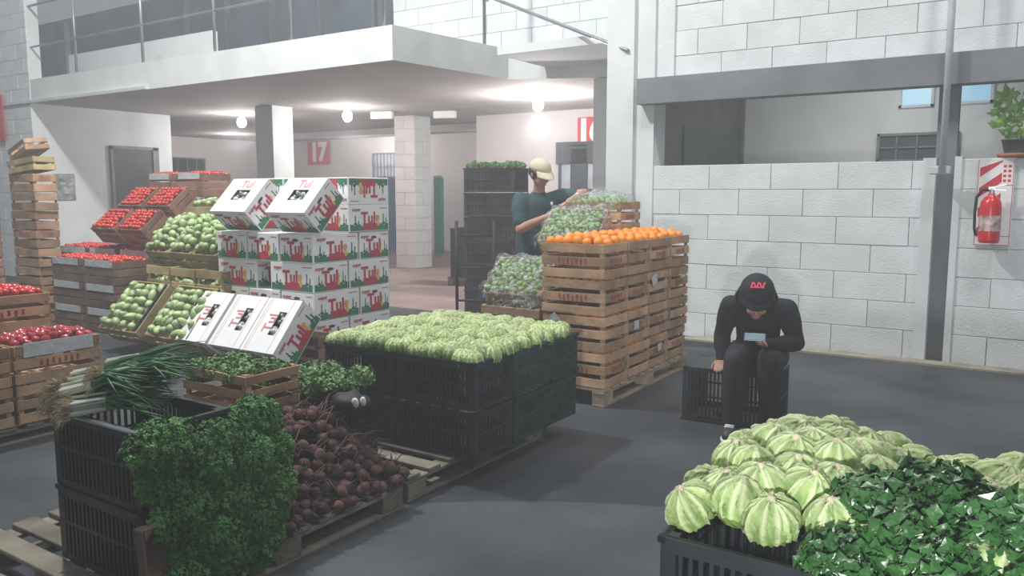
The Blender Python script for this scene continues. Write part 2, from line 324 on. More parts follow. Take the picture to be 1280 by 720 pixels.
# gallery lamps, plus added fill lights
for i, (x, y, lab, e) in enumerate(((-6.55, 10.7, 'bright bare bulb hanging near the sign numbered 16', 210), (-12.9, 10.2, 'bright bulb under the slab left of the first pillar', 80), (-10.3, 10.4, 'bright bulb under the slab above the sign numbered 17', 65))):
    r = O('ceiling_bulb', None, None, (x, y, 3.0), label=lab, cat='lamp')
    O('socket', cached('sock', lambda: MB().lathe([(0, 0), (.05, 0), (.05, -.03), (.03, -.09), (.0, -.09)], 12).mesh('socket', WHITE, True)), r)
    O('bulb', cached('bulb', lambda: MB().ball((0, 0, -.16), (.085, .085, .10), 14, 10).mesh('bulb', LAMP, True)), r)
    l = bpy.data.lights.new('bulb_light', 'POINT'); l.energy = e; l.shadow_soft_size = .09; l.color = (1, .98, .95)
    o = bpy.data.objects.new('bulb_light', l); COL.objects.link(o); o.location = (x, y, 2.5)
for x, y, e in ((-14.5, 15.3, 90), (-9.8, 15.0, 70), (-17.5, 13.5, 50)):  # unseen point lights, added to brighten the back of the gallery
    l = bpy.data.lights.new('rear_gallery_fill', 'POINT'); l.energy = e; l.shadow_soft_size = .15; l.color = (1, .98, .97)
    o = bpy.data.objects.new('rear_gallery_fill', l); COL.objects.link(o); o.location = (x, y, 2.7)
for x, y, rz, lab in ((-10.35, 11.35, .35, 'white box light on the ceiling left of the block pillar'), (-9.3, 11.9, .35, 'white box light on the ceiling right of the block pillar')):
    r = O('emergency_light', boxmesh('emergency_light', (.42, .12, .13), WHITE, .01), None, (x, y, 2.93), (0, 0, rz), label=lab, cat='light')
# blue and green slatted gates leaning by the pillar
for (x, wd_, m, lab) in ((-13.5, .62, BLUEG, 'blue metal grille leaning left of the block pillar'), (-12.92, .4, GRNG, 'narrow green metal grille right beside the blue one'), (-11.93, .26, GRNG, 'narrow green metal grille right of the block pillar')):
    r = O('metal_grille', MB().box((0, .02, .95), (wd_, .01, 1.8)).mesh('metal_grille', m), None, (x, 15, .0), label=lab, cat='grille')
    for k in range(int(wd_/.07)+1): O('grille_bar', cached(('gb', m.name), lambda: MB().box((0, 0, 0), (.025, .03, 1.9)).mesh('grille_bar', m)), r, (-wd_/2+.07*k, 0, .95))

# ================================================================ CRATES
def slatted(name, w_, d, h, loc, rz=0, tilt=0, m=WOOD, label='', group=None, cat='crate', rows=3, paper=None, stamp=None, liner=None, front_open=False, gap=.028, ry=0):
    root = O(name, None, None, loc, (tilt, ry, rz), label=label, cat=cat, group=group)
    key = (name, w_, d, h, m.name, rows, gap)
    sh = (h-gap*(rows-1)-.012)/rows
    long_ = cached(key+('l',), lambda: boxmesh('slat', (w_, .009, sh), m, .0015))
    short = cached(key+('s',), lambda: boxmesh('slat', (.009, d-.02, sh), m, .0015))
    post = cached(key+('p',), lambda: MB().add([(0, 0, 0), (.03, 0, 0), (0, .03, 0), (0, 0, h-.004), (.03, 0, h-.004), (0, .03, h-.004)], [(2, 1, 0), (3, 4, 5), (0, 1, 4, 3), (1, 2, 5, 4), (2, 0, 3, 5)]).mesh('corner_post', m))
    base = cached(key+('b',), lambda: MB().box((0, 0, .006), (w_-.02, d-.02, .008)).mesh('base_board', m))
    O('base_board', base, root)
    for k in range(rows):
        z = .006+sh/2+k*(sh+gap)
        for s in (-1, 1):
            if not (front_open and s < 0 and k > 0): O('slat', long_, root, (random.uniform(-.002, .002), s*(d/2-.005), z+random.uniform(-.003, .003)), (0, random.uniform(-.008, .008), 0))
            O('slat', short, root, (s*(w_/2-.005), 0, z+random.uniform(-.003, .003)), (random.uniform(-.008, .008), 0, 0))
    for i, (sx, sy) in enumerate(((-1, -1), (1, -1), (1, 1), (-1, 1))):
        O('corner_post', post, root, (sx*(w_/2-.010), sy*(d/2-.010), .002), (0, 0, R((0, 90, 180, 270)[i])))
    if paper:    # white paper lining folded over the rim, on the front or right side
        pm = cached(key+('pa', paper), lambda: (MB().box((0, -d/2-.003, h-.035), (w_*.86, .004, .075)) if paper == 'f' else MB().box((w_/2+.003, 0, h-.035), (.004, d*.8, .085))).mesh('paper_lining', PAPER))
        O('paper_lining', pm, root)
    if stamp:
        for side in ('f', 'r'):
            def mk():
                mb = MB(); W = (w_ if side == 'f' else d)*.42; n_ = 7
                for i in range(n_):
                    u = -W/2+W*i/(n_-1); zz = .006+sh/2+(sh+gap)*(rows//2); bw = W/n_*.45
                    for q in (0, 1) if i % 3 else (0,):
                        if side == 'f': mb.box((u, -d/2-.0015, zz+(q-.5)*sh*.3*(i % 2)), (bw, .001, sh*.62 if not q else sh*.2))
                        else: mb.box((w_/2+.0015, u, zz+(q-.5)*sh*.3*(i % 2)), (.001, bw, sh*.62 if not q else sh*.2))
                return mb.mesh('red_stamp', STAMP)
            O('red_stamp', cached(key+('st', side), mk), root)
    if liner:
        O('side_liner', MB().box((w_/2-.014, 0, h/2+.02), (.006, d-.03, h)).mesh('side_liner', NAVY), root, label='dark navy lining sheet')
    return root
def plastic(name, w_, d, h, loc, rz=0, m=BLACKP, label='', group=None, tilt=0):
    def mk():
        mb = MB(); t = .012
        for sx in (-1, 1):
            for sy in (-1, 1): mb.box((sx*(w_/2-.02), sy*(d/2-.02), h/2), (.04, .04, h))
        for z, hh in ((.012, .024), (h-.02, .04), (h*.52, .012)):
            for s in (-1, 1): mb.box((0, s*(d/2-t/2), z), (w_-.02, t, hh)); mb.box((s*(w_/2-t/2), 0, z), (t, d-.02, hh))
        mb.box((0, 0, .006), (w_-.02, d-.02, .01))
        nx = int(w_/.026); ny = int(d/.026)
        for i in range(1, nx):
            for s in (-1, 1): mb.box((-w_/2+w_*i/nx, s*(d/2-t/2), h/2), (.010, t*.8, h-.03))
        for i in range(1, ny):
            for s in (-1, 1): mb.box((s*(w_/2-t/2), -d/2+d*i/ny, h/2), (t*.8, .009, h-.03))
        if m is BROWNP:
            for s in (-1, 1): mb.box((0, s*(d/2-t), h/2), (w_-.04, .003, h-.04)); mb.box((s*(w_/2-t), 0, h/2), (.003, d-.04, h-.04))
        return mb.mesh('crate_body', m)
    def rim():
        mb = MB()
        for s in (-1, 1): mb.box((0, s*(d/2-.004), h-.008), (w_+.012, .02, .016)); mb.box((s*(w_/2-.004), 0, h-.008), (.02, d+.012, .016))
        return mb.mesh('crate_rim', m)
    root = O(name, None, None, loc, (tilt, 0, rz), label=label, cat='crate', group=group)
    O('crate_body', cached((name, 'b', w_, d, h, m.name), mk), root); O('crate_rim', cached((name, 'r', w_, d, h, m.name), rim), root); return root
def pallet(x0, x1, y0, y1, h, m, label, rz=0):
    cx, cy = (x0+x1)/2, (y0+y1)/2; W = x1-x0; D = y1-y0; root = O('wooden_pallet', None, None, (cx, cy, 0), (0, 0, rz), label=label, cat='pallet')
    tb = boxmesh('deck_board', (W, .095, .02), m, .003); nb = max(3, int(D/.14))
    for i in range(nb): O('deck_board', tb, root, (0, -D/2+.05+(D-.1)*i/(nb-1), h-.01), (0, 0, random.uniform(-.01, .01)))
    st = boxmesh('stringer_board', (.095, D, .018), m, .003); bo = boxmesh('bottom_board', (.095, D, .018), m, .003); bl = boxmesh('block', (.10, .14, h-.058), m, .004)
    for sx in (-1, 0, 1):
        O('stringer_board', st, root, (sx*(W/2-.05), 0, h-.03)); O('bottom_board', bo, root, (sx*(W/2-.05), 0, .01))
        for sy in (-1, 0, 1): O('block', bl, root, (sx*(W/2-.05), sy*(D/2-.075), .019+(h-.058)/2))
    return root
def mw(o):     # world matrix of an unparented object from its loc/rot
    return Matrix.Translation(o.location) @ o.rotation_euler.to_matrix().to_4x4()
def pile(root, w_, d, z, r, layers, jitter=.2, ratio=1., heap=0.):
    """world positions of round produce in a crate: hex rows, top layers only"""
    out = []; M = mw(root); global NX
    for L_ in range(layers):
        zz = z-r*1.5*L_; step = r*2.02; ny = max(1, int((d-.03)/(step*.9))); nx = max(1, int((w_-.03)/step)); NX = nx
        for j in range(ny):
            for i in range(nx):
                x = -w_/2+.02+(w_-.04)*(i+.5+(.25 if j % 2 else -.25)*1)/nx; y = -d/2+.02+(d-.04)*(j+.5)/ny
                x = max(-w_/2+r, min(w_/2-r, x)); hz = heap*(1-(2*x/w_)**2)*(1-(2*y/d)**2)
                out.append(M @ Vector((x+random.uniform(-1, 1)*r*jitter, y+random.uniform(-1, 1)*r*jitter, zz+hz+random.uniform(-1, 1)*r*jitter)))
    return out
def rrot(): return (random.uniform(0, 6.28), random.uniform(0, 6.28), random.uniform(0, 6.28))
# round produce meshes
TOMM = MB().ball((0, 0, 0), (1, 1, .86), 12, 8, lambda d: 1-.06*max(0, d.z)**6).mesh('tomato', TOM, True)
ONIM = MB().ball((0, 0, 0), (1, 1, .9), 12, 9, lambda d: 1+.35*max(0, d.z)**14).mesh('red_onion', ONI, True)
ORAM = MB().ball((0, 0, 0), (1, 1, .95), 12, 8).mesh('orange', ORA, True)
LIMM = MB().ball((0, 0, 0), (.86, .86, 1.05), 10, 8, lambda d: 1+.1*abs(d.z)**10).mesh('lime', LIM, True)
def squash_mesh(a, b):
    mb = MB(); mb.ball((0, 0, 0), (a, a, b), 14, 10, lambda d: (1+.035*math.cos(5*math.atan2(d.y, d.x)))*(1-.10*max(0, d.z)))
    mb.mi = 1; mb.tube([(0, 0, b*.85), (0, 0, b*1.12)], .16*a, 6); return mb.mesh('squash', [SQU, SQT], True)
SQM = [squash_mesh(.85, 1.15), squash_mesh(.75, 1.35), squash_mesh(.95, 1.0)]

# ---------------------------------------------------------------- pallet of orange crates
pallet(-3.5, -2.46, 4.92, 6.50, .13, PALW, 'pale wooden pallet under the stacked crates of oranges')
oranges = []
names = ['front', 'second', 'third', 'rear']; tiers = ['bottom', 'second', 'third', 'top']
for k in range(4):
    for j in range(4):
        dx = random.uniform(-.012, .012); x = -2.72+dx; y = 5.11+.388*j
        c = slatted('slatted_crate', .50, .378, .252, (x, y, .132+.2555*k), random.uniform(-.02, .02), stamp=(j+k) % 3 != 1,
                    label=f'wooden crate of oranges in the {tiers[k]} layer, {names[j]} of the four along the right side', group='crates of oranges on the pale pallet')
        if k == 3: ps = pile(c, .49, .37, .245, .037, 1, .25, heap=.04)
        else:
            M = mw(c); ps = []
            for zz in ((.225, .12) if j == 0 else (.225,)):
                if j == 0: ps += [M @ Vector((-.2+.067*i+random.uniform(-.008, .008), -.13, zz)) for i in range(7)]
                ps += [M @ Vector((.19, -.13+.085*i, zz)) for i in range(4)]
        for p in ps: oranges.append((p, k == 3))
for p, top in oranges:
    O('orange', ORAM, None, p, rrot(), random.uniform(.034, .039), label='ripe orange heaped in a top crate of the pallet stack' if top else 'ripe orange seen through the slats of a lower stacked crate',
      cat='orange', group='oranges in the top crates' if top else 'oranges in the lower crates')
# paper scraps on the crates
for (p, s, rx) in (((-2.465, 5.77, .83), .09, .4), ((-2.465, 6.36, .80), .08, -.3), ((-2.465, 5.90, .28), .07, .1), ((-2.465, 5.45, .52), .08, .0), ((-2.86, 4.91, .60), .08, .8)):
    fx = p[0] > -2.6
    O('paper_scrap', MB().box((0, 0, 0), (.004, s, s*.8) if fx else (s, .004, s*.8)).mesh('paper_scrap', PAPER), None, p, (rx, 0, 0) if fx else (0, rx, 0), label=f'torn white paper scrap stuck to the {"right" if fx else "front"} side of the orange crates at {"knee" if p[2] < .4 else "thigh" if p[2] < .7 else "waist"} height', cat='paper', group='paper scraps on the orange crates')
# limes column left of the oranges
def film(cx, cy, cz, w_, d, rot, root_label, seed, over=.05, crown=.05):
    rs = random.Random(seed); mb = MB(); nx, ny = 26, 22; vs = []
    ph = [(rs.uniform(8, 40), rs.uniform(8, 40), rs.uniform(0, 6)) for _ in range(8)]
    for j in range(ny+1):
        for i in range(nx+1):
            u = i/nx*2-1; v = j/ny*2-1; x = u*(w_/2+over); y = v*(d/2+over)
            edge = max(abs(u), abs(v)); z = crown*(1-edge**2)+.018
            z += sum(math.sin(a*x+b*y+c) for a, b, c in ph)*.0055*(.5+edge) + rs.uniform(-.006, .006)
            if edge > .88: z -= .06*(edge-.88)/.12*(1+.7*math.sin(14*u+9*v))
            vs.append((x+rs.uniform(-.004, .004), y+rs.uniform(-.004, .004), z))
    fs = [(j*(nx+1)+i, j*(nx+1)+i+1, (j+1)*(nx+1)+i+1, (j+1)*(nx+1)+i) for j in range(ny) for i in range(nx)]
    mb.add(vs, fs); return O('plastic_film', mb.mesh('plastic_film', FILM, False), None, (cx, cy, cz), rot, label=root_label, cat='plastic')
for k in range(2):
    slatted('slatted_crate', .52, .40, .26, (-3.27, 5.14, .132+.262*k), label=f'wooden crate {"lowest in" if k == 0 else "second in"} the column under the tilted limes beside the oranges', group='crates under the limes', stamp=True)
for j in range(1, 4):
    for k in range(4 if j > 1 else 2): slatted('slatted_crate', .50, .378, .252, (-3.24, 5.17+.388*j, .132+.2555*k), label=f'wooden crate hidden in the left column of the pallet stack, {tiers[k]} layer, row {names[j]}', group='left column of the orange pallet')
def limes(root, w_, d, h, lab, grp, r=.026, heap=.03):
    for p in pile(root, w_, d, h, r, 1, .3, heap=heap): O('lime', LIMM, None, p, rrot(), r*random.uniform(.92, 1.05), label=lab, cat='lime', group=grp)
t = slatted('slatted_crate', .50, .40, .24, (-3.33, 5.30, .685), R(6), R(40), label='tilted wooden crate of limes under clear film left of the orange stack', stamp=True)
limes(t, .48, .38, .225, 'green lime under clear film in the lower tilted crate', 'limes in the lower tilted crate')
M = mw(t); c = M @ Vector((0, 0, .24)); film(c.x, c.y, c.z, .46, .38, t.rotation_euler, 'crumpled clear plastic film over the lower tilted crate of limes', 1)
t2 = slatted('slatted_crate', .50, .40, .24, (-3.17, 5.84, 1.06), R(8), R(38), label='tilted wooden crate of limes standing behind the oranges by the man', stamp=False)
limes(t2, .48, .38, .225, 'green lime under clear film in the tilted crate by the man', 'limes in the upper tilted crate')
c = mw(t2) @ Vector((0, 0, .24)); film(c.x, c.y, c.z, .46, .38, t2.rotation_euler, 'crumpled clear plastic film over the tilted crate by the man', 2)
t3 = slatted('slatted_crate', .54, .40, .26, (-3.25, 6.42, 1.165), 0, 0, label='upright wooden crate of limes on top of the stack at the pillar', stamp=True)
limes(t3, .5, .38, .24, 'green lime under film in the upright top crate', 'limes in the upright top crate', heap=.04)
film(-3.25, 6.42, 1.43, .50, .38, (0, 0, 0), 'crumpled clear plastic film over the upright top crate', 3, .02, .07)
film(-3.27, 5.12, .65, .42, .3, (0, 0, 0), 'clear plastic film in the crate below the tilted limes', 4, .0, .03)

# ---------------------------------------------------------------- lettuce heads
def lettuce_leaf(rs, R_=.075, w_=1.0, lift=.0):
    """one wrapped outer leaf: from the cut stem at the top over the side of the head"""
    nu, nv = 9, 7; vs = []; ti = []
    wav = rs.uniform(0, 6)
    for j in range(nv+1):
        t = j/nv; ph = .16+t*1.95; rad = R_*(1.0+lift*t*t)
        half = (.12+.52*math.sin(min(1, t*1.15)*math.pi*.62))*w_
        for i in range(nu):
            s = i/(nu-1)*2-1; a = s*half/max(.35, math.sin(ph)); rr = rad*(1+.10*(1-abs(s))**4 - .05*abs(s)**2 - .16*max(0, t-.55)) + .0055*math.sin(wav+s*7+t*9)*t + .002*math.sin(s*15+t*13+wav)
            if j == nv: rr += .008*math.sin(s*9+wav)
            vs.append((rr*math.sin(ph)*math.cos(a), rr*math.sin(ph)*math.sin(a), rr*.86*math.cos(ph)))
            vein = max(0, 1-abs(s)*3.8)*(1-.45*t)+.5*max(0, math.sin(9*abs(s)-t*9+wav)-.55)
            ti.append(min(1, vein+.30*(1-t)))
    fs = [(j*nu+i, j*nu+i+1, (j+1)*nu+i+1, (j+1)*nu+i) for j in range(nv) for i in range(nu-1)]
    return vs, fs, ti
rs = random.Random(3)
LEAFM = []
for k in range(6):
    v, f, ti = lettuce_leaf(rs, .075, rs.uniform(.8, 1.05), rs.uniform(-.04, .06)); LEAFM.append(MB().add(v, f, ti).mesh('leaf', LEAF, True))
STEM_END = MB().lathe([(0, .075), (.008, .074), (.012, .070), (.017, .058), (.022, .045)], 10).mesh('cut_stem', CORE, True)
HEADM = MB().ball((0, 0, 0), (.072, .072, .060), 14, 9, lambda d: 1+.03*math.cos(9*math.atan2(d.y, d.x))).mesh('inner_head', LEAF, True)
def whole_lettuce(seed):
    r_ = random.Random(seed); mb = MB(); mb.ball((0, 0, 0), (.07, .07, .058), 10, 7)
    for k in range(9):
        v, f, ti = lettuce_leaf(r_, .075+.002*(k % 3), r_.uniform(.8, 1.1), r_.uniform(0, .25)); E_ = Euler((r_.uniform(-.12, .12), r_.uniform(-.12, .12), k*2.4)).to_matrix()
        mb.add([E_ @ Vector(p) for p in v], f, ti)
    mb.mi = 1; mb.lathe([(0, .072), (.011, .071), (.016, .05)], 8); return mb.mesh('lettuce', [LEAF, CORE], True)
LETM = [whole_lettuce(s) for s in range(4)]
def big_lettuce(loc, sc, tilt, label, group):
    r = O('lettuce_head', None, None, loc, (tilt[0], tilt[1], random.uniform(0, 6.28)), sc, label=label, cat='lettuce', group=group)
    O('inner_head', HEADM, r); O('cut_stem', STEM_END, r)
    n_ = 13
    for k in range(n_):
        O('leaf', random.choice(LEAFM), r, (0, 0, 0), (random.uniform(-.10, .10), random.uniform(-.10, .10), k*2.4+random.uniform(-.2, .2)), 1+.025*(k % 4))
def grid_heap(x0, x1, y0, y1, z, step, heap, jit=.25):
    out = []; ny = max(1, round((y1-y0)/(step*.9))); nx = max(1, round((x1-x0)/step))
    for j in range(ny):
        for i in range(nx+(j % 2 == 0)):
            x = x0+(x1-x0)*(i+(.0 if j % 2 == 0 else .5))/nx; y = y0+(y1-y0)*(j+.5)/ny
            u = (x-x0)/(x1-x0)*2-1; v = (y-y0)/(y1-y0)*2-1
            out.append((x+random.uniform(-1, 1)*step*jit*.5, y+random.uniform(-1, 1)*step*jit*.5, z+heap*(1-min(1, abs(u))**2.5)*(1-min(1, abs(v))**2.5)+random.uniform(-.012, .012), u, v))
    return out
def rowlabels(pts, what):
    rows = []
    for p in sorted(pts, key=lambda p: p[4]):
        if rows and abs(rows[-1][-1][4]-p[4]) < 1e-4: rows[-1].append(p)
        else: rows.append([p])
    return [(p, f'{what}, {ORD[a]} row from front, {ORD[b]} from left') for a, q in enumerate(rows) for b, p in enumerate(sorted(q, key=lambda p: p[3]))]
ORD = ['first', 'second', 'third', 'fourth', 'fifth', 'sixth', 'seventh', 'eighth', 'ninth', 'tenth', 'eleventh', 'twelfth', 'thirteenth', 'fourteenth', 'fifteenth', 'sixteenth', 'seventeenth']
# middle pallet: black and green crates of lettuce
pallet(-3.5, -2.47, 2.84, 4.10, .13, PALG, 'dark grey pallet under the black crates of small lettuces')
row3 = ['nearest', 'middle', 'farthest']
for k in range(2):
    for j in range(3):
        for i in range(2):
            lab = f'{"dark green" if (j and not i) else "black"} plastic lettuce crate, {"upper" if k else "lower"} layer, {row3[j]} row, {"right" if i == 0 else "left"} column on the middle pallet'
            plastic('plastic_crate', .52, .352, .25, (-2.60-.54*i+random.uniform(-.01, .01), 3.38+.366*j, .132+.262*k), random.uniform(-.015, .015), GREENP if (j and not i) else BLACKP, lab, 'lettuce crates on the middle pallet')
for (x, y, z, u, v), lab in rowlabels(grid_heap(-3.38, -2.37, 3.23, 4.24, .655, .078, .055), 'small lettuce on the black crates mid photo'):
    O('lettuce_head', random.choice(LETM), None, (x, y, z), (random.uniform(-.2, .2)-v*.12, random.uniform(-.2, .2)+u*.12, random.uniform(0, 6)), random.uniform(.60, .76), label=lab, cat='lettuce', group='small lettuces on the middle pallet')
for j in range(3):
    for z in (.22, .32, .365, .48, .56):
        for i in range(3): O('lettuce_head', random.choice(LETM), None, (-2.41+.0, 3.27+.366*j+.105*i, z), (random.uniform(-.5, .5), 0, random.uniform(0, 6)), .62, label='small lettuce glimpsed through the right side of a crate on the middle pallet', cat='lettuce', group='lettuces inside the middle crates')
for i in range(9): O('lettuce_head', random.choice(LETM), None, (-2.40-.105*i, 3.26, .375), (random.uniform(-.4, .4), 0, random.uniform(0, 6)), .62, label='small lettuce glimpsed between the two layers at the front of the middle pallet', cat='lettuce', group='lettuces between the layers')

# front right: crates of large lettuces
for k in range(3):
    for j in range(2):
        for i in range(2):
            plastic('plastic_crate', .52, .42, .215, (-.47+.60*i, 1.99+.44*j-.1*i, .001+.222*k), 0, BLACKP, f'black plastic crate under the big lettuces at lower right, {("bottom", "middle", "top")[k]} layer, {"left" if i == 0 else "right"} stack, {"near" if j == 0 else "far"} row', 'crates under the big lettuces')
for (x, y, z, u, v), lab in rowlabels(grid_heap(-.70, -.26, 1.85, 2.62, .70, .108, .085, .35), 'large pale lettuce, left group at lower right'):
    big_lettuce((x, y, z), random.uniform(.80, .98), (random.uniform(-.2, .2)-v*.35, random.uniform(-.2, .2)+u*.35), lab, 'big lettuces in the left crates')
for (x, y, z, u, v), lab in rowlabels(grid_heap(-.14, .36, 1.80, 2.50, .715, .108, .085, .35), 'large pale lettuce, right group at lower right'):
    big_lettuce((x, y, z), random.uniform(.80, .98), (random.uniform(-.2, .2)-v*.35, random.uniform(-.2, .2)+u*.35), lab, 'big lettuces in the right crates')

# ---------------------------------------------------------------- leafy bunches
def herb_bunch(seed, m, n_, rad, h, lsz, stem=True, flat=0., stems=STEMG):
    r_ = np.random.default_rng(seed); V = []; F = []; MI = []
    for q in range(n_):
        d = r_.normal(size=3); d[2] = abs(d[2])*.9; d /= np.linalg.norm(d); rr = rad*(.55+.5*r_.random()**.6)
        c = d*rr*np.array([1, 1, h/rad]); up = d+r_.normal(size=3)*.5; up /= np.linalg.norm(up)
        a = np.cross(up, r_.normal(size=3)); a /= np.linalg.norm(a); b = np.cross(up, a); s0 = lsz*(.6+.7*r_.random())
        for k in range(5 if not flat else 2):
            an = (k-2)*.75 if not flat else k*1.7; dr = a*math.cos(an)+b*math.sin(an); sd = np.cross(up, dr); L_ = s0*(1-.12*abs(k-2)); W = L_*(.30 if not flat else .42); base = c+dr*L_*.12
            n0 = len(V); tip = base+dr*L_+up*L_*(-.25); V += [base, base+dr*L_*.5+sd*W+up*L_*.12, tip, base+dr*L_*.5-sd*W+up*L_*.12, base+dr*L_*.55]
            F += [(n0, n0+1, n0+4), (n0+1, n0+2, n0+4), (n0+2, n0+3, n0+4), (n0+3, n0, n0+4)]; MI += [0]*4
        if stem and q % 3 == 0:
            n0 = len(V); w_ = .0016*(1+2*flat); V += [c*.05-a*w_, c*.05+a*w_, c+a*w_*.6, c-a*w_*.6]; F.append((n0, n0+1, n0+2, n0+3)); MI.append(1)
    me = bpy.data.meshes.new('bunch'); me.from_pydata([tuple(map(float, v)) for v in V], [], F); me.materials.append(m); me.materials.append(stems); me.polygons.foreach_set('material_index', MI); me.update(); return me
PM = [herb_bunch(s, PARS, 620, .13, .12, .021) for s in range(3)]
CM = [herb_bunch(10+s, CHAR, 330, .13, .10, .046, flat=1) for s in range(3)]
RM = [herb_bunch(20+s, RGRN, 260, .09, .06, .030, flat=1, stems=RADI) for s in range(3)]
# parsley draped over the right side of the front pallet
k = 0
for row, z in enumerate((.60, .50, .39, .28, .18)):
    for j in range(6):
        y = 1.53+.098*j-.012*row+random.uniform(-.035, .035)
        x = -2.475+.055*min(1, row*.6)+random.uniform(-.03, .035)
        if row >= 3 and j == 0: continue
        O('parsley_bunch', PM[k % 3], None, (x, y, z+random.uniform(-.03, .03)), (random.uniform(-.4, .4), R(30 if row == 0 else 75), random.uniform(-.4, .4)), random.uniform(.58, .92), label=f'green parsley bunch in the hanging heap, {ORD[row]} row from the top, {ORD[j]} from the left', cat='parsley', group='parsley heap at lower left'); k += 1
for j in range(4): O('parsley_bunch', PM[j % 3], None, (-2.60, 1.72+.11*j, .55-.02*j), (0, 0, j), .75, label=f'green parsley bunch lying flat on top of the crates, {ORD[j]} from the left', cat='parsley', group='parsley on top of the crates')
# dark leaf bunches at lower right
for j, (x, y, z, w_) in enumerate(((-.27, 1.98, .74, 'rearmost at the left edge of the heap'), (-.15, 2.06, .76, 'at the back between the two lettuce groups'), (-.03, 1.93, .755, 'in the middle of the heap'), (.08, 1.96, .75, 'at the right end of the heap'), (-.30, 1.80, .66, 'at the front left of the heap'), (-.18, 1.86, .72, 'left of the middle, front'), (-.07, 1.84, .70, 'front middle'), (.05, 1.84, .70, 'front right'), (-.17, 1.97, .765, 'on the crest of the heap'), (.16, 1.88, .70, 'at the far right end'), (.02, 1.76, .64, 'lowest at the front edge'), (.03, 1.90, .76, 'just right of the crest'), (-.12, 1.78, .70, 'just below the front middle'))):
    O('leaf_bunch', CM[j % 3], None, (x, y, z+.015), (random.uniform(-.3, .3), random.uniform(-.3, .3), j*1.3), random.uniform(.72, .9), label=f'dark leaf bunch at lower right, {w_}', cat='leafy greens', group='dark leaf bunches at lower right')

# ---------------------------------------------------------------- front pallet: black crates, onions, beets
pallet(-3.5, -2.45, 1.38, 2.79, .13, PALG, 'weathered grey pallet carrying the parsley and beetroots')
for k, i in ((0, 0), (1, 0), (0, 1)): plastic('plastic_crate', .54, .36, .285, (-2.74-.10*i, 1.66+.385*i, .132+.29*k), 0, BLACKP, f'black plastic crate behind the parsley, {("lower near", "upper near", "lower far")[k+2*i]} one', 'crates behind the parsley')
slatted('slatted_crate', .30, .22, .055, (-2.40, 1.56, .30), R(90), R(84), WOODD, 'brown wooden crate end standing on edge beside the parsley', rows=1)
O('crate_handle', MB().tube([(-3.0, 1.475, .70), (-2.455, 1.475, .705), (-2.455, 1.60, .705)], .008, 6).mesh('crate_handle', METAL), label='thin pale metal rim bar on the black crate under the spring onions', cat='rim bar')
def onion_bunch(seed, L_=.31, n_=46):
    r_ = random.Random(seed); g = MB(); wt = MB(); rt = MB()
    for q in range(n_):
        y = r_.uniform(-.07, .07); z = abs(r_.gauss(0, .022))+.01; sp_ = r_.uniform(-.5, .5); a = r_.uniform(.01, .09)
        p0 = Vector((0, y, z)); p1 = Vector((.12, y*.8, z+.012)); p2 = Vector((L_*.6, y*1.2+sp_*.08, z+a)); p3 = Vector((L_*r_.uniform(.85, 1.15), y*1.5+sp_*.2, z+a*r_.uniform(-.6, 1.0)))
        wt.tube([p0, p1], [.008, .005], 5, False); c1 = p1*2-p0; pts = [(p1.lerp(c1, t).lerp(c1.lerp(p2, t), t)).lerp(p1.lerp(p2, t).lerp(p2.lerp(p3, t), t), t) for t in (0, .2, .4, .6, .8, 1)]; g.tube(pts, [.005, .006, .006, .005, .004, .001], 4, False)
    for q in range(600):
        y = r_.uniform(-.09, .09); z = r_.uniform(0, .065); d = Vector((-r_.uniform(.3, 1), r_.uniform(-.8, .8), r_.uniform(-.6, .7)))*.05
        rt.tube([(0.01, y, z), Vector((0, y, z))+d*.6, Vector((0, y, z))+d+Vector((0, 0, -.02))], [.0018, .0014, .0008], 3, False)
    return g.mesh('green_leaves', OGRN, True), wt.mesh('white_stalks', OWHT, True), rt.mesh('root_hairs', ROOT)
OB = [onion_bunch(s) for s in range(3)]
for j, (x, y, z, a, b, lab) in enumerate(((-2.99, 1.52, .71, 24, 2, 'leftmost'), (-2.93, 1.50, .765, 34, 8, 'top'), (-2.85, 1.47, .71, 50, 0, 'front'), (-2.98, 1.66, .73, 14, 6, 'rearmost'), (-2.86, 1.60, .80, 44, 5, 'upper middle'))):
    r = O('spring_onion_bunch', None, None, (x, y, z), (0, R(-b), R(a)), label=f'{lab} bunch of spring onions with straw roots lying on the black crates', cat='spring onions', group='spring onion bunches')
    for nm, me in zip(('green_leaves', 'white_stalks', 'root_hairs'), OB[j % 3]): O(nm, me, r)
# beetroot heap
def beet_mesh(seed):
    r_ = random.Random(seed); mb = MB(); mb.ball((0, 0, 0), (1, 1, 1.05), 12, 9, lambda d: 1+.35*max(0, -d.z)**12+.05*math.sin(5*d.x+seed))
    for k in range(4):
        a = r_.uniform(0, 6.28); s_ = r_.uniform(.3, .9); L_ = r_.uniform(1.6, 3.0)
        mb.mi = 1; mb.tube([(.2*math.cos(a), .2*math.sin(a), .85), (s_*math.cos(a)*.8, s_*math.sin(a)*.8, L_*.5), (s_*math.cos(a)*1.7, s_*math.sin(a)*1.7, L_*.9)], [.12, .10, .04], 4, False)
    mb.mi = 0; mb.tube([(0, 0, -1.2), (.2*math.sin(seed), .1, -1.8), (.5*math.cos(seed), .2, -2.5)], [.16, .07, .02], 4, False)
    return mb.mesh('beetroot', [BEET, BSTEM], True)
BM = [beet_mesh(s) for s in range(5)]
cnt = 0
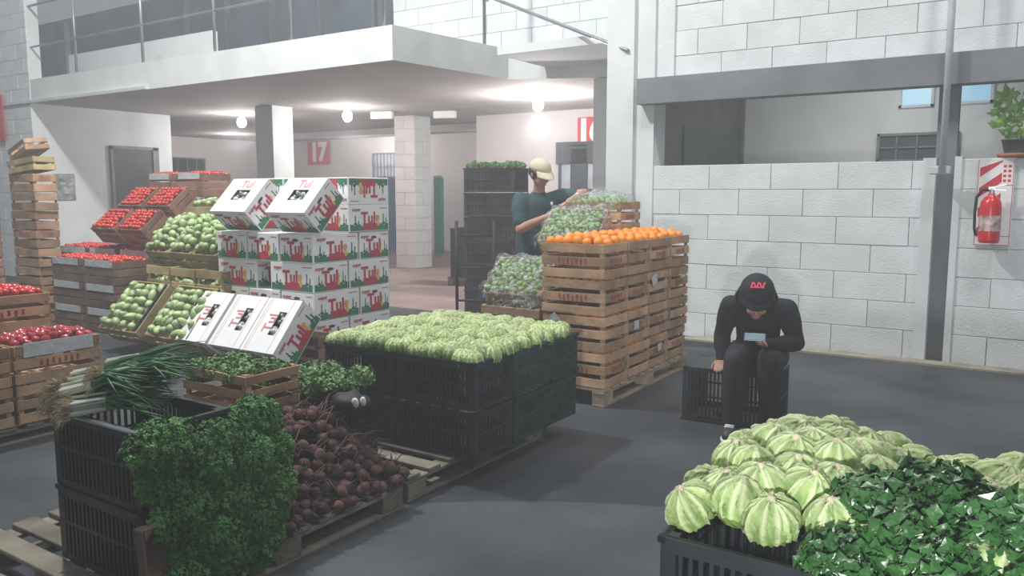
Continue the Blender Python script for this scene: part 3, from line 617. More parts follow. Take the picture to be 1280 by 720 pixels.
for j in range(15):
    for i in range(14):
        y = 2.10+.70*j/14+random.uniform(-.02, .02); x = -2.455-.58*i/13+random.uniform(-.02, .02)
        edge = max(0, min(1, (-2.455-x)/.27)); fy = 1-max(0, (y-2.45)/.38)**1.8
        z = .156+.33*edge**.95*max(.1, fy)+random.uniform(-.008, .022)
        O('beetroot', BM[cnt % 5], None, (x, y, z), (random.uniform(1.0, 2.1)*random.choice((1, -1)), random.uniform(-.6, .6), random.uniform(0, 6.28)), random.uniform(.023, .031), label='small dark beetroot with cut stalks in the heap on the front pallet', cat='beetroot', group='beetroot heap'); cnt += 1
mb = MB()
for q in range(100):
    y = random.uniform(2.15, 2.78); x = random.uniform(-3.0, -2.46); edge = max(0, min(1, (-2.455-x)/.27)); fy = 1-max(0, (y-2.45)/.38)**1.8; z = .18+.33*edge**.95*max(.1, fy)
    a = random.uniform(-1.2, 1.2)+1.2; L_ = random.uniform(.08, .19); p = Vector((x, y, z)); d = Vector((math.cos(a)*.7, math.sin(a), random.uniform(-.3, .5)))
    mb.tube([p, p+d*L_*.5+Vector((0, 0, .035)), p+d*L_], [.0032, .003, .0014], 4, False)
O('beet_stalks', mb.mesh('beet_stalks', BSTEM, True), label='tangle of dark red-brown beet stalks over the beetroot heap', cat='stalks', kind='stuff')
# crate of reddish greens above the beets + black crate with dark greens behind
for k in range(2): plastic('plastic_crate', .46, .34, .18, (-3.13, 2.40, .132+.186*k), 0, BLACKP, f'black plastic crate {"lower" if k == 0 else "upper"} one under the wooden crate of reddish greens', 'crates under the reddish greens')
c = slatted('slatted_crate', .46, .31, .19, (-3.12, 2.405, .505), 0, 0, WOOD, 'wooden crate of mixed reddish greens above the beetroots')
for j in range(9):
    O('greens_bunch', RM[j % 3], None, (-3.28+.15*(j % 3)+random.uniform(-.02, .02), 2.32+.09*(j//3), .655), (random.uniform(-.3, .3), random.uniform(-.3, .3), j), random.uniform(.75, .95), label=f'reddish stalked greens in the wooden crate, {ORD[j//3]} row from front, {ORD[j % 3]} from left', cat='leafy greens', group='greens in the wooden crate')
for k in range(2): plastic('plastic_crate', .50, .34, .19, (-3.06, 2.83, .132+.195*k), 0, BLACKP, f'black plastic crate {"lower" if k == 0 else "upper"} one of the loose greens beside the lettuces', 'crates of loose greens')
for j in range(12):
    O('greens_bunch', RM[j % 3], None, (-3.24+.12*(j % 4), 2.72+.11*(j//4), .51+.03*(j % 2)), (random.uniform(-.3, .3), random.uniform(-.3, .3), j*1.7), random.uniform(.9, 1.15), label=f'loose leaf bunch in black crate by the lettuces, {ORD[j//4]} row from front, {ORD[j % 4]} from left', cat='leafy greens', group='greens in the black crate')
mb = MB()
for q in range(16):
    a = q/16*6.28
mb.ball((0, 0, 0), (.10, .08, .055), 16, 10, lambda d: 1+.12*math.sin(7*d.x+3*d.y)+.08*math.sin(13*d.y))
O('black_bag', mb.mesh('black_bag', EXTB, True), None, (-2.70, 2.70, .50), (0, 0, .3), label='crumpled black plastic bag lying on the beetroots', cat='bag')
bg_ = bpy.data.objects['black_bag']
O('white_print', MB().ball((0, 0, 0), (.020, .012, .026), 8, 6).mesh('white_print', WHITE, True), bg_, (.055, -.058, .018), label='white mark printed on bag')
O('white_print', MB().ball((0, 0, 0), (.016, .012, .024), 8, 6).mesh('white_print', WHITE, True), bg_, (.085, -.035, .022), label='white mark printed on bag')

# ---------------------------------------------------------------- near left crates of tomatoes and red onions
pallet(-6.1, -5.04, 1.30, 2.86, .10, PALG, 'dark pallet under the onion and tomato crates at the left edge')
slots = {}
for k in range(2):
    for j, yy in enumerate((2.55, 2.0)):
        slots[(k, j)] = slatted('slatted_crate', .40, .53, .243, (-5.25, yy, .102+.246*k), 0, 0, WOOD, f'wooden crate at the left edge, {"upper layer holding red onions" if (k and not j) else "upper layer" if k else "lower layer"}, {"right" if j == 0 else "left"} one', 'crates at the left edge', stamp=True, paper='r' if (k and not j) else None)
slatted('slatted_crate', .40, .53, .243, (-5.25, 1.93, .594), 0, 0, WOOD, 'wooden crate cut off by the left edge of the photo, above the onions', stamp=True)
rear = []
for k in range(3): rear.append(slatted('slatted_crate', .44, .60, .243, (-5.82, 2.50, .102+.2455*k), R(-5), 0, WOOD, f'wooden crate behind the red onions, {("lowest", "middle", "top one full of tomatoes")[k]}', 'crates behind the onions', stamp=True))
for p in pile(slots[(1, 0)], .39, .52, .235, .029, 1, .3, heap=.04): O('red_onion', ONIM, None, p, (random.uniform(-.8, .8), random.uniform(-.8, .8), 0), random.uniform(.027, .031), label='glossy dark red onion in the crate at the left edge', cat='onion', group='red onions at left')
TOMS = []
for p in pile(rear[2], .43, .58, .235, .027, 1, .3, heap=.04): TOMS.append((p, .026, 'orange-red tomato in the crate behind the red onions', 'tomatoes behind the onions'))
# bare pallet lying at the lower left corner
pallet(-3.62, -2.9, .95, 1.32, .09, PALW, 'worn pale pallet lying on the floor at the lower left corner', R(4))

# ---------------------------------------------------------------- brown tomato crates at back left
cn = ['bottom', 'middle', 'upper', 'fourth', 'fifth', 'sixth']
for k in range(3):
    for i, x in enumerate((-8.33, -9.00)):
        c = slatted('slatted_crate', .60, .42, .258, (x, 4.88, .004+.262*k), 0, 0, WOODD, f'brown crate with white paper lining, front row, {cn[k]} layer, {"right" if i == 0 else "left"} column of the tomato stack', 'brown tomato crates', paper='f', gap=.012)
        if k == 2:
            for p in pile(c, .58, .4, .25, .030, 1, .3, heap=.02): TOMS.append((p, .029, 'tomato in the front row of low brown crates at back left', 'tomatoes in the front brown crates'))
    for i, x in enumerate((-8.36, -9.0, -9.62)):
        c = slatted('slatted_crate', .60, .42, .283, (x, 5.31, .004+.287*k), 0, 0, WOODD, f'brown crate with white paper lining, second row, {cn[k]} layer, {("right", "middle", "left")[i]} column of the tomato stack', 'brown tomato crates', paper='f', gap=.012)
        if k == 2:
            for p in pile(c, .58, .4, .275, .030, 1, .3, heap=.02): TOMS.append((p, .029, 'tomato in the second row of low brown crates at back left', 'tomatoes in the second row of brown crates'))
for i, x in enumerate((-8.36, -9.0)):
    for k in range(4): slatted('slatted_crate', .60, .42, .27, (x, 5.75, .004+.273*k), 0, 0, WOODD, f'brown crate, third row, layer {cn[k]}, {"right" if i == 0 else "left"} column behind the tilted tomatoes', 'brown tomato crates', gap=.012)
for i, x in enumerate((-8.62, -9.22)):
    for k in range(6):
        c = slatted('slatted_crate', .48 if i == 0 else .46, .42, .285, (x, 6.22, .004+.289*k), 0, 0, WOODR, f'brown crate, rear tower, {cn[k]} layer, {"right" if i == 0 else "left"} column behind the tilted tomatoes', 'brown tomato crates', paper='f', gap=.012)
        if k == 5:
            for p in pile(c, .46, .4, .28, .030, 1, .2, heap=.01): TOMS.append((p, .029, 'tomato in the topmost rear brown crates', 'tomatoes in the rear tower'))
def tilted(x, ylow, zlow, w_, d, h, tilt): # centre-bottom location so that the top front edge sits at (ylow, zlow)
    t_ = R(tilt); return (x, ylow+d/2*math.cos(t_)+h*math.sin(t_), zlow+d/2*math.sin(t_)-h*math.cos(t_))
for nm, x, y, z in (('lower left', -8.82, 5.0, 1.10), ('lower right', -8.30, 5.0, 1.10), ('upper left', -8.96, 5.42, 1.35), ('upper right', -8.42, 5.42, 1.35)):
    c = slatted('slatted_crate', .46, .34, .24, tilted(x, y, z, .46, .34, .24, 41), 0, R(41), WOODR, f'tilted brown crate of red tomatoes, {nm} of the four on the stack', 'tilted tomato crates', gap=.012)
    for p in pile(c, .44, .33, .232, .026, 1, .25, heap=.01): TOMS.append((p, .0255, f'red tomato in the {nm} tilted crate', f'tomatoes in the {nm} tilted crate'))
TOMS.sort(key=lambda t_: t_[0].length)
for p, r_, lab, grp in TOMS[:300]: O('tomato', TOMM, None, p, rrot(), r_, label=lab, cat='tomato', group=grp)
mb = MB()
for p, r_, _, _ in TOMS[300:]: mb.ball(p, (r_, r_, r_*.9), 8, 6)
if len(TOMS) > 300: O('tomatoes', mb.mesh('tomatoes', TOM, True), label='remaining red tomatoes filling the farthest crates at back left', cat='tomatoes', kind='stuff')

# slim tower of empty crates near the left wall
for k in range(8):
    slatted('slatted_crate', .56, .26, .212, (-9.82+random.uniform(-.015, .015), 4.79, .004+.2145*k), random.uniform(-.03, .03), 0, WOOD, f'pale crate in the tall slim tower by the left wall, {("lowest", "second", "third", "fourth", "fifth", "sixth", "seventh", "eighth")[k]} from the floor', 'slim crate tower', stamp=k in (7, 1, 4), rows=2)
slatted('slatted_crate', .52, .26, .16, (-9.80, 4.78, 1.73), R(4), R(0), WOODY, 'yellowish crate lying askew on the slim tower, lower of two', rows=2, ry=R(-6))
slatted('slatted_crate', .50, .26, .14, (-9.86, 4.80, 1.93), R(-6), R(6), WOOD, 'crate lying askew at the very top of the slim tower', rows=2, ry=R(-14))
for k in range(8): slatted('slatted_crate', .50, .30, .212, (-10.15, 4.30, .004+.2145*k), random.uniform(-.03, .03), 0, WOODR, f'reddish crate in the tower cut off by the left edge, {("lowest", "second", "third", "fourth", "fifth", "sixth", "seventh", "eighth")[k]} from the floor', 'crate tower at the left edge', rows=2)

# ---------------------------------------------------------------- pale green squash trays
def squash_fill(root, w_, d, h, lab, grp, r=.042, layers=1, heap=.02):
    for q, p in enumerate(pile(root, w_, d, h, r, layers, .35, heap=heap)): O('squash', random.choice(SQM), None, p, rrot(), r*random.uniform(.85, 1.12), label=lab if layers > 1 or heap == .05 or h == .16 else f'{lab}, {ORD[q//NX]} row up, {ORD[q % NX]} from left', cat='squash', group=grp)
for i, (x, w_) in enumerate(((-7.09, .60), (-6.33, .64))):
    c = slatted('slatted_crate', w_, .56, .22, tilted(x, 4.10, .235, w_, .56, .22, 48), 0, R(48), WOODY, f'tilted tray of pale green squash near the floor, {"left" if i == 0 else "right"} one', 'low squash trays', rows=2, liner=True)
    squash_fill(c, w_-.04, .54, .215, f'pale squash in the {"left" if i == 0 else "right"} low tilted tray', f'squash in the {"left" if i == 0 else "right"} low tray', .045, 1, .04)
for k in range(3):
    for i, x in enumerate((-7.43, -7.02, -6.61)):
        c = slatted('slatted_crate', .385, .42, .235, (x, 4.98, .05+.24*k), 0, 0, WOODY, f'yellowish crate between the squash trays, {("lowest", "middle", "top")[k]} layer, {("left", "centre", "right")[i]}', 'crates between the squash trays', rows=2, gap=.06)
        if k == 2: squash_fill(c, .34, .38, .15, 'squash showing through the open front of the crates between the trays', 'squash in the middle crates', .042, 2, 0)
pallet(-7.65, -6.4, 4.72, 5.9, .048, PALG, 'low pallet under the squash crates')
for i, x in enumerate((-7.60, -7.20, -6.80)):
    for k in range(5 if i == 0 else 4): slatted('slatted_crate', .385, .42, .235, (x+.05, 5.44+.06*(k == 4), .05+.24*k), 0, 0, WOODY, f'yellowish crate behind the squash crates, {cn[k]} layer, {("left", "centre", "right")[i]}', 'crates behind the squash', rows=2)
    c = slatted('slatted_crate', .385, .60, .20, tilted(x, 4.86, .90, .385, .6, .20, 36), 0, R(36), WOODY, f'tilted tray heaped with pale green squash in the upper row, {("left", "centre", "right")[i]}', 'upper squash trays', rows=2, liner=(i == 2))
    squash_fill(c, .37, .58, .21, f'pale squash heaped in the {("left", "centre", "right")[i]} upper tray', f'squash in the {("left", "centre", "right")[i]} upper tray', .042, 1, .085)
    squash_fill(c, .37, .50, .16, f'squash lying under the top layer in the {("left", "centre", "right")[i]} upper tray', f'under layer in the {("left", "centre", "right")[i]} upper tray', .042, 1, .06)
c = slatted('slatted_crate', .36, .30, .10, (-7.50, 5.47, 1.252), 0, 0, WOODY, 'small shallow yellowish crate of pale squash above the upper trays', rows=1)
squash_fill(c, .34, .28, .12, 'pale squash in the small shallow top crate', 'squash in the top crate', .038, 1, .05)

# ---------------------------------------------------------------- white printed cartons
def print_mesh(W, Hh, hole):
    def mk():
        mb = MB(); e = .0008
        def q(x0, x1, z0, z1, mi, y=0): mb.mi = mi; mb.bb((x0*W, -e-y, z0*Hh), (x1*W, -y, z1*Hh))
        q(-.49, .49, .02, .20, 0)
        for a, b in ((-.49, -.40), (-.34, -.22), (.22, .34), (.40, .49)): q(a, b, .2, .27, 0)
        for x, h_ in ((-.36, .60), (.36, .66), (.43, .5), (-.28, .4)): q(x-.012, x+.012, .2, h_, 1, .0003)
        for x in (-.37, .35): q(x-.02, x+.05, .24, .33, 1, .0004)
        q(-.17, .24, .06, .30, 2, .0008); mb.mi = 2; add_text(mb, 'Tul', Hh*.66, (-.03*W, -.002, .48*Hh), .03, .92)
        mb.mi = 3; mb.ball((.20*W, -.002, .52*Hh), (.055*W, .001, .11*Hh), 10, 6)
        mb.mi = 3; q(.17, .23, .34, .62, 3, .001)
        mb.mi = 4; mb.ball((.22*W, -.003, .27*Hh), (.04*W, .001, .10*Hh), 8, 6)
        mb.mi = 2; add_text(mb, 'super', Hh*.20, (-.33*W, -.002, .84*Hh), .01, 1)
        q(.26, .47, .87, .90, 2)
        if hole: mb.mi = 5; mb.ball((-.02*W, -.001, .80*Hh), (.10*W, .0015, .055*Hh), 12, 6)
        return mb.mesh('printed_panel', [CGREEN, CDG, CRED, CORG, CYEL, DARK])
    return cached(('print', round(W, 3), round(Hh, 3), hole), mk)
def carton(w_, d, h, loc, label, group, tilt=0, rz=0, flip=False, window=None, holef=True, holer=False):
    root = O('carton', None, None, loc, (tilt, 0, rz), label=label, cat='box', group=group)
    def body():
        mb = MB(); t = .006
        if window:
            mb.box((0, 0, t/2), (w_, d, t))
            for s in (-1, 1): mb.box((s*(w_/2-t/2), 0, h/2), (t, d, h)); mb.box((0, s*(d/2-t/2), h/2), (w_-2*t, t, h))
        else: return bevel(MB().box((0, 0, h/2), (w_, d, h)).mesh('carton_body', CARD), .004)
        return mb.mesh('carton_body', CARD)
    O('carton_body', cached(('cb', w_, d, h, bool(window)), body), root)
    if window:
        wx, wy, ox, oy = window
        def lid():
            mb = MB(); z = h+.002; x0, x1, y0, y1 = ox-wx/2, ox+wx/2, oy-wy/2, oy+wy/2
            mb.bb((-w_/2, -d/2, z-.003), (x0, d/2, z+.003)); mb.bb((x1, -d/2, z-.003), (w_/2, d/2, z+.003)); mb.bb((x0, -d/2, z-.003), (x1, y0, z+.003)); mb.bb((x0, y1, z-.003), (x1, d/2, z+.003)); return mb.mesh('lid', CARD)
        O('lid', cached(('lid', w_, d, window), lid), root)
        def cont():
            mb = MB(); r_ = random.Random(5); mb.box((0, 0, h-.12), (w_-.02, d-.02, .01))
            mb.mi = 1
            for i in range(26): mb.ball((ox+r_.uniform(-wx/2, wx/2), oy+r_.uniform(-wy/2, wy/2), h-.035+r_.uniform(-.02, .015)), r_.uniform(.016, .028), 8, 6)
            return mb.mesh('bagged_contents', [DARK, mat('pale_bagged_contents', (.60, .65, .65), .4, .3, 30)])
        O('bagged_contents', cached(('cont', w_, d, window), cont), root, kind='stuff')
        def lp():
            mb = MB(); 
            if wx < wy:
                mb2 = MB(); add_text(mb2, 'Tul', .13, (0, 0, 0), .02, 1); mb.add([(-v[2]+ox-wx*.95, v[0]+oy, h+.006-v[1]*.3) for v in mb2.v], mb2.f)
                for xx in (-.40*w_, .30*w_, -.34*w_): mb.box((xx, 0, h+.0055), (.004, d*.96, .001))
            else:
                mb2 = MB(); add_text(mb2, 'Tul', .13, (0, 0, 0), .02, 1); mb.add([(v[0]+ox, v[2]+oy+wy*1.0, h+.006-v[1]*.3) for v in mb2.v], mb2.f)
            return mb.mesh('lid_print', mat('faint_red_print', (.60, .20, .22), .6, .1, 8))
        O('lid_print', cached(('lp', w_, d, window), lp), root)
    ky = 180 if flip else 0
    O('printed_panel', print_mesh(w_*.97, h*.96, holef), root, (0, -d/2-.0005, h*.98 if flip else h*.02), (0, R(ky), 0))
    O('printed_panel', print_mesh(d*.97, h*.96, holer), root, (w_/2+.0005, 0, h*.98 if flip else h*.02), Matrix.Rotation(R(90), 3, 'Z').to_4x4().to_euler() if not flip else (Matrix.Rotation(R(90), 3, 'Z') @ Matrix.Rotation(R(180), 3, 'Y')).to_euler())
    return root
pallet(-6.62, -5.30, 4.90, 5.88, .095, PALG, 'dark pallet under the tall stack of white cartons')
cy0 = 4.88; ch = .26; rw = ['lowest', 'second', 'third', 'fourth']
for k in range(4):
    z = .097+ch*k; rowA = k % 2 == 1
    if rowA:
        for i in range(3): carton(.425, .56, ch-.003, (-6.385+.441*i, cy0+.28+random.uniform(-.005, .005), z), f'white printed carton, {rw[k]} layer from the floor, front face {("left", "centre", "right")[i]} of the tall stack', 'white printed cartons in the tall stack')
        for i in range(2): carton(.60, .40, ch-.003, (-6.25+.66*i, cy0+.78, z), f'white printed carton, {rw[k]} layer from the floor, rear {("left", "right")[i]} of the tall stack', 'white printed cartons in the tall stack', holer=True, holef=False)
    else:
        for i in range(2): carton(.56, .42, ch-.003, (-6.32+.75*i, cy0+.21, z), f'white printed carton, {rw[k]} layer from the floor, front {("left", "right")[i]} of the tall stack', 'white printed cartons in the tall stack', holef=False, holer=True)
        for i in range(3): carton(.425, .54, ch-.003, (-6.385+.441*i, cy0+.71, z), f'white printed carton, {rw[k]} layer from the floor, rear {("left", "centre", "right")[i]} of the tall stack', 'white printed cartons in the tall stack')
for k in range(2):
    for i in range(3): carton(.42, .54, ch-.01, (-6.36+.435*i, cy0+.71, .097+4*ch+(ch-.008)*k), f'white carton above the tall stack behind the tilted ones, {"upper one, upside down" if k else "lower one"}, {("left", "centre", "right")[i]}', 'white cartons on top of the tall stack', flip=bool(k))
for i, x in enumerate((-6.28, -5.50)):
    carton(.50, .42, .26, tilted(x, 4.76, 1.325, .5, .42, .26, 46), f'tilted white carton with a square window on the tall stack, {("left", "right")[i]} one', 'tilted cartons on the tall stack', R(46), window=(.20, .13, .02, .0), holef=False, holer=True)
for i, x in enumerate((-5.97, -5.53, -5.12)):
    carton(.40, .50, .25, tilted(x, 4.10, .245, .40, .50, .25, 50), f'tilted white carton with a narrow window near the floor, {("left", "middle", "right")[i]} of three', 'tilted cartons near the floor', R(50), window=(.09, .22, .06, .02), holef=False)
slatted('slatted_crate', 1.1, .22, .30, (-5.52, 4.72, .002), 0, 0, WOODD, 'dark wooden crate propping the three tilted cartons')

# ---------------------------------------------------------------- dark crate tower behind the man, far crates, trolley
for k in range(6): plastic('plastic_crate', .62, .42, .27, (-5.22, 7.62, .12+.277*k), R(10), BROWNP, f'dark plastic crate in the tall tower behind the man, {cn[k]} layer', 'dark crate tower behind the man')
pallet(-5.58, -4.86, 7.35, 7.9, .118, PALG, 'pallet under the dark crate tower behind the man')
for j in range(8): O('greens_bunch', RM[j % 3], None, (-5.46+.16*(j % 4), 7.52+.16*(j//4), 1.78), (0, 0, j), random.uniform(.9, 1.15), label='bunch of dark leafy greens on top of the dark crate tower', cat='leafy greens', group='greens on the dark crate tower')
for k in range(3): plastic('plastic_crate', .5, .40, .26, (-7.72, 10.5, .14+.264*k), R(10), BROWNP, f'far dark plastic crate beside the pillar, {cn[k]} of three', 'far dark crates')
pallet(-8.0, -7.44, 10.26, 10.74, .138, PALG, 'far pallet under the three dark crates')
tr = O('hand_trolley', None, None, (-5.0, 6.9, 0), (0, 0, R(30)), label='black steel trolley frame standing behind the lime crates', cat='trolley')
for s in (-1, 1): O('upright', MB().tube([(s*.2, 0, .02), (s*.2, 0, 1.2)], .017, 8).mesh('upright', EXTB, True), tr)
for z in (.35, .7, 1.05): O('crossbar', MB().tube([(-.2, 0, z), (.2, 0, z)], .013, 8).mesh('crossbar', EXTB, True), tr)
O('toe_plate', MB().box((0, -.1, .02), (.44, .22, .01)).mesh('toe_plate', EXTB), tr)

# ---------------------------------------------------------------- extinguisher, backboard, plant
bd = O('extinguisher_sign', boxmesh('extinguisher_sign', (.27, .008, .74), WHITE, .001), None, (-.33, 7.935, 1.42), label='white and red striped extinguisher board on the low wall', cat='sign')
for k in range(5):     # diagonal stripes clipped to the board
    z0 = -.30+.17*k; mb = MB(); xs = (-.115, .115); a, b = z0, z0+.08; sl = .17
    pts = [(-.115, a), (.045, a+sl*.75), (.045, b+sl*.75), (-.115, b)]; pts = [(x, min(.35, max(-.35, z))) for x, z in pts]
    mb.add([(x, -.0055, z) for x, z in pts]+[(x, -.0045, z) for x, z in pts], [(0, 1, 2, 3), (7, 6, 5, 4), (0, 4, 5, 1), (1, 5, 6, 2), (2, 6, 7, 3), (3, 7, 4, 0)]); O('red_stripe', mb.mesh('red_stripe', RED), bd)
mb = MB()
for z in (.30, .26, .22, .18):
    for x in (.065, .10): mb.box((x, -.005, z), (.022, .001, .02))
mb.bb((-.13, -.0052, -.366), (.13, -.0045, -.36)); mb.bb((.045, -.0052, .14), (.13, -.0045, .146)); mb.bb((-.13, -.0052, -.36), (-.125, -.0045, .36)); mb.bb((.125, -.0052, -.36), (.13, -.0045, .36)); mb.bb((-.13, -.0052, -.29), (.13, -.0045, -.285))
O('red_lettering', mb.mesh('red_lettering', RED), bd)
ex = O('fire_extinguisher', None, None, (-.345, 7.83, 1.08), label='red fire extinguisher with black hose hung on the low wall', cat='extinguisher')
O('cylinder', MB().lathe([(0, 0), (.07, 0), (.078, .015), (.08, .03), (.08, .30), (.075, .34), (.055, .375), (.028, .395), (.028, .41), (0, .41)], 22).mesh('cylinder', EXTR, True), ex)
O('valve_head', MB().tube([(0, 0, .40), (0, 0, .45)], .02, 10).box((0, 0, .455), (.05, .03, .03)).mesh('valve_head', METAL), ex)
O('handle', MB().box((.045, 0, .475), (.12, .022, .01), (0, -.25, 0)).box((.045, 0, .445), (.11, .022, .01), (0, .1, 0)).mesh('handle', METAL), ex)
O('hose', MB().tube([(-.02, -.01, .44), (-.07, -.02, .44), (-.105, -.02, .38), (-.112, -.02, .25), (-.108, -.02, .12), (-.095, -.02, .06)], .011, 8).mesh('hose', EXTB, True), ex)
O('paper_label', MB().lathe([(.0812, .10), (.0812, .23)], 22).mesh('paper_label', mat('extinguisher_label', (.60, .45, .44), .5, .35, 22)), ex, scale=(1, 1, 1))
O('wall_hook', MB().box((0, .075, .36), (.03, .05, .04)).mesh('wall_hook', METAL), ex)
pl = O('potted_plant', None, None, (-.19, 8.02, 1.795), label='leafy green plant in a box pot on top of the low wall', cat='plant')
O('saucer', MB().lathe([(0, 0), (.14, 0), (.155, .03), (.15, .03), (.13, .015), (0, .015)], 18).mesh('saucer', TERRA, True), pl)
O('pot', MB().lathe([(.09, .015), (.12, .14), (.13, .14), (.125, .15), (.11, .15), (.10, .13), (0, .13)], 18).mesh('pot', mat('dark_pot', (.10, .11, .10), .7, .2, 12), True), pl)
lf = MB().add([(0, -.0, 0), (.025, .0, .035), (.0, 0, .09), (-.025, 0, .035), (0, .008, .04)], [(0, 1, 4), (1, 2, 4), (2, 3, 4), (3, 0, 4)]).mesh('leaf', LPLANT)
for k in range(130):
    a = random.uniform(0, 6.28); h_ = random.uniform(.15, .52); r_ = .05+.11*math.sin((h_-.1)/.42*2.6)
    O('leaf', lf, pl, (r_*math.cos(a), r_*math.sin(a)*.6, h_), (random.uniform(-1.4, 1.4), random.uniform(-1.4, 1.4), a), random.uniform(1.0, 1.5))
O('stem', MB().tube([(0, 0, .12), (.02, 0, .3), (0, .01, .45)], .008, 6).mesh('stem', STEMG), pl)

# ================================================================ PEOPLE
def skin_mesh(name, pts, edges, rad, root=0, sub=2):
    me = bpy.data.meshes.new('sk'); me.from_pydata([tuple(p) for p in pts], edges, []); o = bpy.data.objects.new('sk', me); COL.objects.link(o)
    o.modifiers.new('s', 'SKIN')
    lay = me.skin_vertices[0] if len(me.skin_vertices) else None
    for i, v in enumerate(lay.data):
        r_ = rad[i]; v.radius = r_ if isinstance(r_, tuple) else (r_, r_); v.use_root = (i == root)
    o.modifiers['s'].use_smooth_shade = True; ss = o.modifiers.new('u', 'SUBSURF'); ss.levels = sub
    dg = bpy.context.evaluated_depsgraph_get(); m2 = bpy.data.meshes.new_from_object(o.evaluated_get(dg)); bpy.data.objects.remove(o); m2.name = name; return m2
def chain(pts, rad, name='c', sub=2): return skin_mesh(name, pts, [(i, i+1) for i in range(len(pts)-1)], rad, 0, sub)
def fuse(name, meshes, mats, voxel=.008, smooth=4):
    bm = bmesh.new()
    for m_ in meshes: bm.from_mesh(m_)
    me = bpy.data.meshes.new(name); bm.to_mesh(me); bm.free(); o = bpy.data.objects.new('f', me); COL.objects.link(o)
    r_ = o.modifiers.new('r', 'REMESH'); r_.mode = 'VOXEL'; r_.voxel_size = voxel; r_.use_smooth_shade = True
    if smooth: s_ = o.modifiers.new('s', 'SMOOTH'); s_.factor = .5; s_.iterations = smooth
    dg = bpy.context.evaluated_depsgraph_get(); m2 = bpy.data.meshes.new_from_object(o.evaluated_get(dg)); bpy.data.objects.remove(o)
    m2.materials.clear(); [m2.materials.append(x) for x in mats]; m2.name = name; m2.polygons.foreach_set('use_smooth', [True]*len(m2.polygons)); return m2
def head_mesh(M):   # head about 0.23 tall, face towards -y, crown +z, centre at the ear line; M places it
    mb = MB()
    mb.ball((0, .012, .03), (.076, .095, .088), 20, 14)
    mb.ball((0, -.016, -.035), (.060, .070, .082), 18, 12)
    mb.ball((0, -.050, -.090), (.030, .026, .024), 12, 8)
    mb.ball((0, -.094, -.022), (.0115, .018, .013), 10, 8); mb.ball((0, -.086, .0), (.008, .012, .026), 8, 8)
    mb.ball((0, -.084, .030), (.046, .014, .011), 12, 8)
    for s in (-1, 1): mb.ball((s*.078, .015, -.008), (.009, .019, .032), 8, 8); mb.ball((s*.035, -.068, -.03), (.022, .018, .022), 10, 8)
    mb.ball((0, -.081, -.056), (.022, .010, .005), 10, 6); mb.ball((0, -.079, -.067), (.019, .010, .006), 10, 6)
    mb.v = [M @ Vector(v) for v in mb.v]; return mb.mesh('h', [])
def hand_meshes(wrist, direction, palm_n, curl=.6, side=1, size=1.):
    """palm and five bent fingers; direction: wrist->knuckles, palm_n: normal out of the palm (fingers curl to it)"""
    d = Vector(direction).normalized(); n_ = Vector(palm_n); n_ = (n_-d*n_.dot(d)).normalized(); s_ = d.cross(n_)*side; w_ = Vector(wrist); out = []
    k = size; out.append(chain([w_-d*.01, w_+d*.03*k, w_+d*.06*k, w_+d*.085*k], [(.022*k, .019*k), (.032*k, .015*k), (.038*k, .014*k), (.036*k, .011*k)], sub=2))
    pm = MB(); pm.ball((0, 0, 0), (.040*k, .044*k, .014*k), 14, 8); B = Matrix((s_, d, n_)).transposed(); c = w_+d*.052*k
    pm.v = [B @ Vector(v)+c for v in pm.v]; out.append(pm.mesh('p', []))
    for i, (off, L_) in enumerate(((-.030, .068), (-.010, .076), (.010, .071), (.028, .056))):
        p = w_+d*.075*k+s_*off*k; seg = L_*k/3; a = 0; pts = [p-d*.02*k, p]
        for q in range(3): a += curl*(.7 if q == 0 else 1.0); p = p+(d*math.cos(a)+n_*math.sin(a))*seg*1.05; pts.append(p)
        out.append(chain(pts, [.010*k, .0098*k, .009*k, .0082*k, .0068*k], sub=1))
    p = w_+d*.025*k-s_*.026*k; v1 = (d*.55-s_*.75+n_*.35).normalized(); v2 = (d*.85-s_*.15+n_*.5).normalized()
    out.append(chain([p, p+v1*.032*k, p+v1*.032*k+v2*.028*k, p+v1*.032*k+v2*.052*k], [.014*k, .0115*k, .0095*k, .0078*k], sub=1)); return out
def person(name, loc, rz, label): return O(name, None, None, loc, (0, 0, rz), label=label, cat='person')
def face_parts(root, M, R3):
    mb = MB(); mb2 = MB()
    for s in (-1, 1):
        mb.ball(M @ Vector((s*.030, -.083, .008)), (.012, .009, .007), 10, 6, rot=None); mb2.ball(M @ Vector((s*.030, -.0915, .008)), (.0055, .004, .0055), 8, 6)
        mb2.box(M @ Vector((s*.031, -.093, .030)), (.030, .006, .005), R3)
    O('eyes', mb.mesh('eyes', WHITE, True), root); O('irises_and_brows', mb2.mesh('irises_and_brows', HAIR, True), root)
    m3 = MB(); m3.ball(M @ Vector((0, -.0895, -.060)), (.021, .006, .008), 10, 6); O('lips', m3.mesh('lips', mat('lips', (.36, .14, .12), .5, .1, 9), True), root)
def HM(pos, pitch, yaw=0, roll=0, k=1.): # head matrix; pitch>0 bends the face down
    return Matrix.Translation(pos) @ Matrix.Rotation(yaw, 4, 'Z') @ Matrix.Rotation(pitch, 4, 'X') @ Matrix.Rotation(roll, 4, 'Y') @ Matrix.Scale(k, 4)

